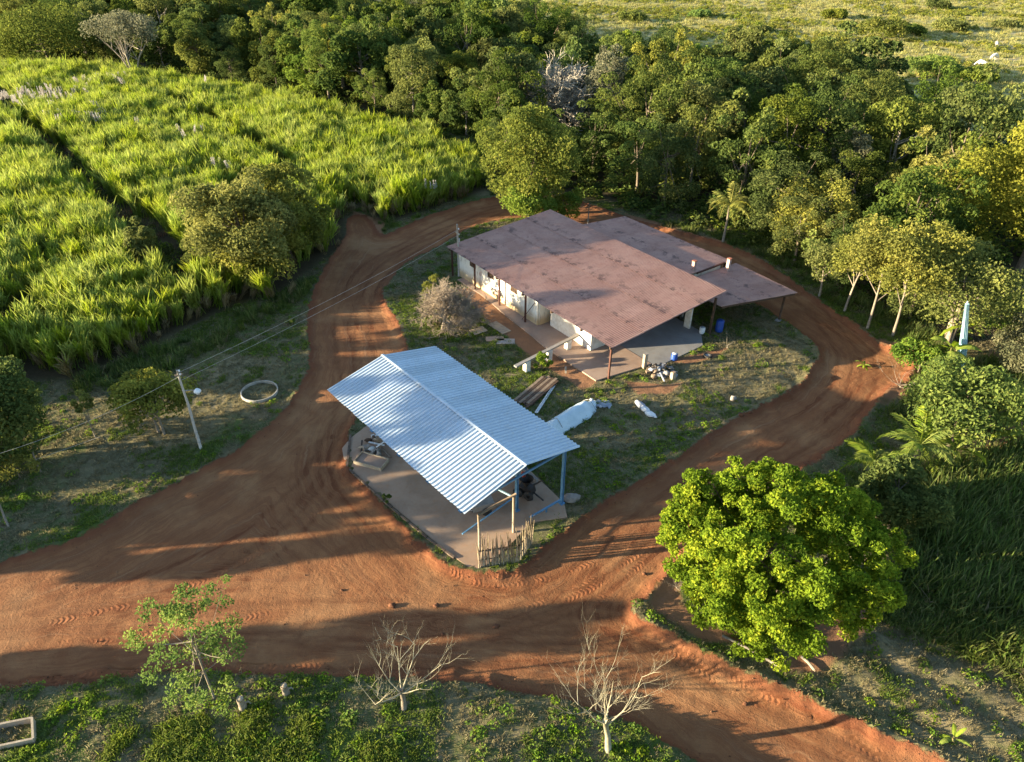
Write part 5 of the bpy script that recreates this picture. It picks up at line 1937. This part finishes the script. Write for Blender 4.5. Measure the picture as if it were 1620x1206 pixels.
def weed_mesh(seed, mat, n=26, r_=.26, h=.22, L=.13):
    rng = np.random.default_rng(seed)
    a = rng.uniform(0, 6.28, n)
    rad = r_ * np.sqrt(rng.random(n))
    P = np.stack([rad * np.cos(a), rad * np.sin(a), h * (1 - (rad / r_) ** 2 * .8) * rng.uniform(.5, 1.1, n)], 1)
    N = np.stack([np.cos(a) * .5, np.sin(a) * .5, np.ones(n)], 1) + rng.normal(size=(n, 3)) * .45
    V, Q = kites(P, N, L, L * .65, rng)
    return lib_mesh('weed', V, Q, np.repeat(rng.random(n), 4), mat)


def scatter(name, meshes, P, scl, seed, tilt=.12, kind='stuff'):
    """one object: instances of a few meshes on the points P"""
    rng = np.random.default_rng(seed)
    c = bpy.data.collections.new(name + '_library')
    for i, me in enumerate(meshes):
        c.objects.link(bpy.data.objects.new(f'{name}_{chr(97 + i)}', me))
    n = len(P)
    me = bpy.data.meshes.new(name)
    me.vertices.add(n)
    me.vertices.foreach_set('co', np.ascontiguousarray(P, np.float32).ravel())
    rot = np.stack([rng.normal(size=n) * tilt, rng.normal(size=n) * tilt, rng.uniform(0, 6.28, n)], 1).astype(np.float32)
    a = me.attributes.new('rot', 'FLOAT_VECTOR', 'POINT'); a.data.foreach_set('vector', rot.ravel())
    a = me.attributes.new('scl', 'FLOAT', 'POINT'); a.data.foreach_set('value', np.ascontiguousarray(scl, np.float32))
    a = me.attributes.new('pick', 'INT', 'POINT'); a.data.foreach_set('value', rng.integers(0, len(meshes), n).astype(np.int32))
    me.update()
    o = link(name, me)
    tag(o, kind=kind)
    g = bpy.data.node_groups.new(name, 'GeometryNodeTree')
    g.interface.new_socket('Geometry', in_out='INPUT', socket_type='NodeSocketGeometry')
    g.interface.new_socket('Geometry', in_out='OUTPUT', socket_type='NodeSocketGeometry')
    gi, go = g.nodes.new('NodeGroupInput'), g.nodes.new('NodeGroupOutput')
    ip = g.nodes.new('GeometryNodeInstanceOnPoints')
    ci = g.nodes.new('GeometryNodeCollectionInfo')
    ci.inputs['Collection'].default_value = c
    ci.inputs['Separate Children'].default_value = True
    ci.inputs['Reset Children'].default_value = True

    def na(nm, typ):
        q = g.nodes.new('GeometryNodeInputNamedAttribute')
        q.data_type = typ
        q.inputs['Name'].default_value = nm
        return q.outputs['Attribute']
    L = g.links.new
    L(gi.outputs[0], ip.inputs['Points'])
    L(ci.outputs[0], ip.inputs['Instance'])
    ip.inputs['Pick Instance'].default_value = True
    L(na('pick', 'INT'), ip.inputs['Instance Index'])
    e2r = g.nodes.new('FunctionNodeEulerToRotation')
    L(na('rot', 'FLOAT_VECTOR'), e2r.inputs[0])
    L(e2r.outputs[0], ip.inputs['Rotation'])
    L(na('scl', 'FLOAT'), ip.inputs['Scale'])
    L(ip.outputs[0], go.inputs[0])
    o.modifiers.new('scatter', 'NODES').node_group = g
    return o


def on_ground(xy, d=None):
    return np.column_stack([xy, ground_z(xy, d)])


def cane_field():
    rng = np.random.default_rng(5)
    Cn = np.array(CANE)
    lo, hi = Cn.min(0), Cn.max(0)
    xs = np.arange(lo[0], hi[0], .80); ys = np.arange(lo[1], hi[1], .80)
    X, Y = np.meshgrid(xs, ys)
    P = np.stack([X.ravel(), Y.ravel()], 1) + rng.normal(size=(X.size, 2)) * .28
    s_ = sdist(P, Cn)
    edge = (hash_noise(P[:, 0], P[:, 1], .45, 41) - .4) * np.where(P[:, 0] < -17, 4.6, 2.0)
    ok = s_ > edge
    for ln, wd in zip(LANES, LANE_W):
        ok &= dist_poly(P, ln, False) > wd * (.55 + .8 * hash_noise(P[:, 0], P[:, 1], .35, 51))
    for cl in CLEAR:
        ok &= sdist(P, cl) < (hash_noise(P[:, 0], P[:, 1], .5, 52) - .5) * 2.5
    tr = at(425, 440)
    ok &= ((P[:, 0] - tr.x) ** 2 + (P[:, 1] - tr.y) ** 2) > 9
    ok &= P[:, 0] / P[:, 1] > -.95
    P = P[ok]; s_ = s_[ok]
    h = .72 + .42 * hash_noise(P[:, 0], P[:, 1], .16, 61) + .26 * hash_noise(P[:, 0], P[:, 1], .55, 62) + rng.normal(size=len(P)) * .13
    h *= np.where(s_ < 1.5, .85, 1.0)
    ok2 = hash_noise(P[:, 0], P[:, 1], .30, 63) * .6 + hash_noise(P[:, 0], P[:, 1], .09, 64) * .4 < .76
    P, h, s_ = P[ok2], h[ok2], s_[ok2]
    print('cane clumps', len(P))
    scatter('sugar_cane', [cane_clump(k, M['cane'], 11 if k else 8) for k in range(5)], np.column_stack([P, np.zeros(len(P))]), h, 1, .17)
    # dry stalks along the open edges
    e = (s_ < 2.2) | (rng.random(len(P)) < .05)
    Pd = P[e] + rng.normal(size=(e.sum(), 2)) * .9
    scatter('dry_cane', [cane_clump(20 + k, M['cane_dry'], 6, 1.7) for k in range(3)], np.column_stack([Pd, np.zeros(len(Pd))]), rng.uniform(.5, .9, len(Pd)), 2, .25)
    # low dry growth on the lanes and in the gaps
    ln_ = np.concatenate([np.array(LANES[k][i])[None] * (1 - t) + np.array(LANES[k][i + 1])[None] * t for k in range(2) for i in range(len(LANES[k]) - 1) for t in np.linspace(0, 1, 70)])
    ln_ = ln_ + rng.normal(size=ln_.shape) * 1.1
    gap = np.concatenate([np.stack([rng.uniform(np.array(cl)[:, 0].min(), np.array(cl)[:, 0].max(), 160), rng.uniform(np.array(cl)[:, 1].min(), np.array(cl)[:, 1].max(), 160)], 1) for cl in CLEAR])
    gl = np.concatenate([ln_, gap])
    scatter('lane_growth', [tuft_mesh(90, M['grass_tall'], 40, .9, .03, 1.0, .6, .3), tuft_mesh(91, M['grass_dry'], 34, .8, .03, 1.0, .6, .3), weed_mesh(92, M['leaf_dark'], 50, .7, .8, .3), tuft_mesh(93, M['red_dry'], 26, .8, .03, 1.0, .6, .3)],
            np.column_stack([gl, np.zeros(len(gl))]), rng.uniform(.6, 1.4, len(gl)), 4, .2)
    pl = []
    for (cx, cy), n, sg in (((60, 145), 34, 3.5), ((115, 180), 20, 3), ((150, 125), 12, 3), ((40, 150), 12, 2), ((310, 208), 4, 2), ((355, 255), 3, 1), ((215, 160), 6, 5), ((685, 290), 2, .5)):
        q = at(cx, cy, 3)
        for _ in range(n):
            pl.append((q.x + rng.normal() * sg, q.y + rng.normal() * sg))
    pl = np.array(pl)
    scatter('cane_plumes', [plume_mesh(k) for k in range(3)], np.column_stack([pl, np.zeros(len(pl))]), rng.uniform(.85, 1.1, len(pl)), 3, .1)


cane_field()


def meadow():
    rng = np.random.default_rng(8)

    def cand(n, x0, x1, y0, y1):
        return np.stack([rng.uniform(x0, x1, n), rng.uniform(y0, y1, n)], 1)
    SLABS = [smooth_poly([BW(0, -3.4), BW(2.75, -4.9), BW(11.0, -4.45), BW(14.3, -4.0), BW(14.9, -3.4), BW(14.0, 3.7), BW(.2, 3.7)], 2), [RW(.5, .0), RW(5.3, 0), RW(15.98, -.9), RW(22.3, -.9), RW(23.7, 4.4), RW(23.7, 10), RW(21.8, 11.8), RW(.5, 11.8)]]
    # short dry and green tufts on every verge
    P = cand(260000, -48, 48, 11, 84)
    P = P[np.abs(P[:, 0]) < P[:, 1] * .80 + 11]
    d = road_sd(P)
    ok = d < -.12
    for sl_ in SLABS: ok &= ~inside(P, sl_)
    ok &= sdist(P, CANE) < -.3
    P, d = P[ok], d[ok]
    patch = hash_noise(P[:, 0], P[:, 1], .45, 71) * .6 + hash_noise(P[:, 0], P[:, 1], 1.5, 72) * .4
    patch = patch - .17 * dryness(P)
    bare = np.zeros(len(P))
    for poly, wd in BARE:
        bare = np.maximum(bare, sst(sdist(P, poly), -wd, wd * .6))
    Z = ground_z(P, d)
    near = P[:, 1] < 24
    dense = np.where(inside(P, ISLAND), .55, .8)
    u = rng.random(len(P))
    g = (patch > .50) & (u < dense) & (bare < .4)
    dry = (patch <= .56) & (u < .55) & (bare < .6)
    f3 = lambda m: np.column_stack([P[m], Z[m]])
    scatter('green_grass', [tuft_mesh(k, M['grass'], 16, .24, .016, .9, .7) for k in range(4)], f3(g), rng.uniform(.5, 1.15, g.sum()), 11)
    scatter('dry_grass', [tuft_mesh(10 + k, M['grass_dry'], 13, .17, .014, 1.1, .6) for k in range(3)], f3(dry), rng.uniform(.5, 1.2, dry.sum()), 12)
    lush = hash_noise(P[:, 0], P[:, 1], .8, 81) * .5 + hash_noise(P[:, 0], P[:, 1], .25, 82) * .5
    wd_ = (bare < .3) & (rng.random(len(P)) < np.where(near & (P[:, 0] < 11), .16, .06)) & (lush > np.where(near, .47, .56))
    print('grass', g.sum(), dry.sum(), wd_.sum())
    scatter('leafy_weeds', [weed_mesh(k, M['weed']) for k in range(4)], f3(wd_), rng.uniform(.4, 1.25, wd_.sum()), 13)

    # tall guinea grass: right hand side, cane margins, bottom verge
    spots = [(W2([(1475, 760), (1640, 700), (1700, 1000), (1620, 1060), (1480, 970), (1420, 900)]), 900, 1.7, .9), (W2([(1420, 940), (1640, 1040), (1640, 1085), (1400, 980)]), 110, 1.0, .6),
             (W2([(130, 590), (280, 545), (440, 470), (540, 415), (540, 440), (430, 500), (300, 570), (120, 640)]), 240, 1.0, .6),
             (W2([(560, 350), (640, 350), (780, 308), (790, 330), (700, 340), (610, 380)]), 120, .9, .5), (W2([(1000, 345), (1120, 380), (1300, 470), (1480, 560), (1500, 540), (1300, 430), (1150, 370)]), 260, .9, .5),
             (W2([(1400, 660), (1560, 690), (1640, 640), (1600, 560), (1450, 600)]), 220, 1.0, .6)]
    Q, S = [], []
    for poly, n, s_, _ in spots:
        poly = np.array(poly)
        lo, hi = poly.min(0), poly.max(0)
        c = np.stack([rng.uniform(lo[0], hi[0], n * 4), rng.uniform(lo[1], hi[1], n * 4)], 1)
        c = c[inside(c, poly)][:n]
        Q.append(c); S.append(s_ * rng.uniform(.6, 1.2, len(c)))
    Q, S = np.concatenate(Q), np.concatenate(S)
    dd = road_sd(Q)
    k = dd < -.5
    Q, S, dd = Q[k], S[k], dd[k]
    scatter('tall_grass', [tuft_mesh(30 + i, M['grass_tall'], 60, 1.25, .026, .8, .7, .22) for i in range(4)], on_ground(Q, dd), S, 14)
    k = rng.random(len(Q)) < .22
    scatter('tall_dry_grass', [tuft_mesh(40 + i, M['grass_dry'], 34, 1.0, .024, .9, .7, .22) for i in range(3)], on_ground(Q[k] + rng.normal(size=(k.sum(), 2)) * .5, None), S[k], 15)

    poly = np.array(W2([(180, 1180), (300, 1135), (420, 1122), (560, 1155), (660, 1206), (640, 1260), (160, 1260)]))
    c = np.stack([rng.uniform(*np.array([poly[:, 0].min(), poly[:, 0].max()]), 2600), rng.uniform(poly[:, 1].min(), poly[:, 1].max(), 2600)], 1)
    c = c[inside(c, poly)]
    c = c[hash_noise(c[:, 0], c[:, 1], .9, 101) > .57]
    scatter('verge_grass', [tuft_mesh(50 + i, M['verge'], 30, .36, .014, 1.0, .8, .16) for i in range(4)], on_ground(c), rng.uniform(.6, 1.3, len(c)), 19)

    # pasture beyond the forest: coarse clumps and low scrub
    P = cand(60000, -30, 300, 120, 420)
    P = P[(sdist(P, FOREST) < -1) & (P[:, 0] < P[:, 1] * .80)]
    pn = hash_noise(P[:, 0], P[:, 1], .07, 91) * .6 + hash_noise(P[:, 0], P[:, 1], .3, 92) * .4
    u = rng.random(len(P))
    m1, m2 = (u < .5) & (pn < .55), (u < .5) & (pn >= .52)
    z0 = lambda q: np.column_stack([q, np.zeros(len(q))])
    scatter('pasture_grass', [tuft_mesh(60 + i, M['pasture_dry'], 40, .9, .045, 1.0, .6, .40) for i in range(3)], z0(P[m1]), rng.uniform(.7, 1.5, m1.sum()), 16)
    scatter('pasture_scrub', [weed_mesh(60 + i, M['pasture_green'], 60, 1.0, .9, .40) for i in range(3)], z0(P[m2]), rng.uniform(.5, 1.3, m2.sum()), 17)
    print('pasture', m1.sum(), m2.sum(), 'tall', len(Q))
    # floor of low growth under the forest
    P = cand(16000, -150, 150, 66, 230)
    P = P[(sdist(P, FOREST) > -3) & (np.abs(P[:, 0]) < P[:, 1] * .9)]
    dd = road_sd(P)
    P = P[dd < -1.0]
    scatter('forest_undergrowth', [weed_mesh(80 + i, M['leaf_dark'], 60, .9, .9, .36) for i in range(3)], z0(P), rng.uniform(.7, 1.7, len(P)), 18)


M['pasture_dry'] = leaf_mat('pasture_grass_blades', (0.220, 0.220, 0.070), (0.340, 0.325, 0.105), (0.440, 0.400, 0.160), .35, .46, .03)
M['verge'] = leaf_mat('verge_blades', (0.080, 0.120, 0.018), (0.140, 0.190, 0.026), (0.220, 0.250, 0.046), .4, .46, .03)
M['pasture_green'] = leaf_mat('pasture_scrub_leaves', (0.130, 0.160, 0.028), (0.235, 0.250, 0.040), (0.340, 0.320, 0.060), .4, .46, .03)
meadow()

def gravel():
    rng = np.random.default_rng(31)
    P = np.stack([rng.uniform(-30, 34, 60000), rng.uniform(13, 70, 60000)], 1)
    d = road_sd(P)
    pr = np.where(d < .7, .8, .03)
    ok = (d > -.15) & (rng.random(len(P)) < pr)
    P, d = P[ok], d[ok]
    ms = []
    for k in range(3):
        me = MB().blob((0, 0, .3), (1, .85, .6), 70 + k, 4, .25).mesh('crumb')
        me.materials.append(M['clod'] if k else M['crumb'])
        ms.append(me)
    scatter('road_gravel', ms, on_ground(P, d), .014 + .034 * rng.random(len(P)) ** 4, 32)
    print('gravel', len(P))


M['crumb'] = plain('pale_crumb', (.26, .14, .075), (.18, .085, .045), 6, .95)
M['clod'] = plain('earth_clod', (.15, .062, .030), (.09, .038, .020), 6, .95, bump=.5)
# clods and stones on the dirt road
for i, (px, py, r_) in enumerate([(620, 955, .16), (690, 955, .12), (785, 988, .13), (700, 1000, .07), (1172, 660, .17), (1186, 656, .12), (1020, 905, .10), (540, 930, .08), (1180, 1110, .09)]):
    a = at(px, py)
    z = gz(a.x, a.y)
    lab = ['largest dark clod on the open road below the shed yard', 'dark clod right of the largest clod on the open road', 'dark clod near the middle of the open road', 'tiny clod below the pair of dark clods on the road', 'larger clod at the inner edge of the right road',
           'smaller clod beside the larger one at the inner edge of the right road', 'small clod by the road corner right of the stick fence', 'small clod on the open road far left of the stick fence', 'small clod on the lower right road'][i]
    o = MB().blob((0, 0, r_ * .35), (r_ * 1.2, r_, r_ * .75), i, 7, .25).build('clod', M['clod'], None, (a.x, a.y, z - .02))
    tag(o, lab, 'clod', 'clods of earth on the road')

for k, (px, py, ty, wd, lf, lab) in enumerate([(1395, 62, 28, 80, 'leaf_forest', 'largest dark green scrub clump in the dry pasture above the forest'), (1440, 55, 40, 46, 'leaf_dark', 'low dark scrub clump right of the largest clump in the pasture'),
        (1500, 48, 32, 56, 'leaf_olive', 'olive scrub clump in the pasture above the cows'), (1480, 14, 0, 40, 'leaf_dark', 'dark tree at the top edge above the pasture'), (1200, 52, 40, 40, 'leaf_olive', 'small olive scrub clump left of the largest clump in the pasture'),
        (1000, 34, 20, 44, 'leaf_olive', 'olive scrub clump where the pasture meets the forest top'), (1470, 120, 92, 90, 'leaf_fresh', 'bright low thicket left of the white cows at the forest edge'), (1590, 45, 32, 40, 'leaf_olive', 'little olive scrub clump at the upper right of the pasture'),
        (1320, 30, 16, 50, 'leaf_yellow', 'yellowish scrub clump near the top of the pasture'), (1105, 28, 16, 40, 'leaf_fresh', 'fresh green scrub clump on the left of the pasture'), (1540, 128, 108, 60, 'leaf_fresh', 'low green thicket right in front of the white cows')]):
    T('scrub', lab, seed=500 + k, leaf=lf, n_leaf=2600, size=.6, nb=24, z_low=.02, low=-.8, cat='scrub', group='scrub in the pasture', z=0, **px_tree(px, py, ty, wd))

gravel()
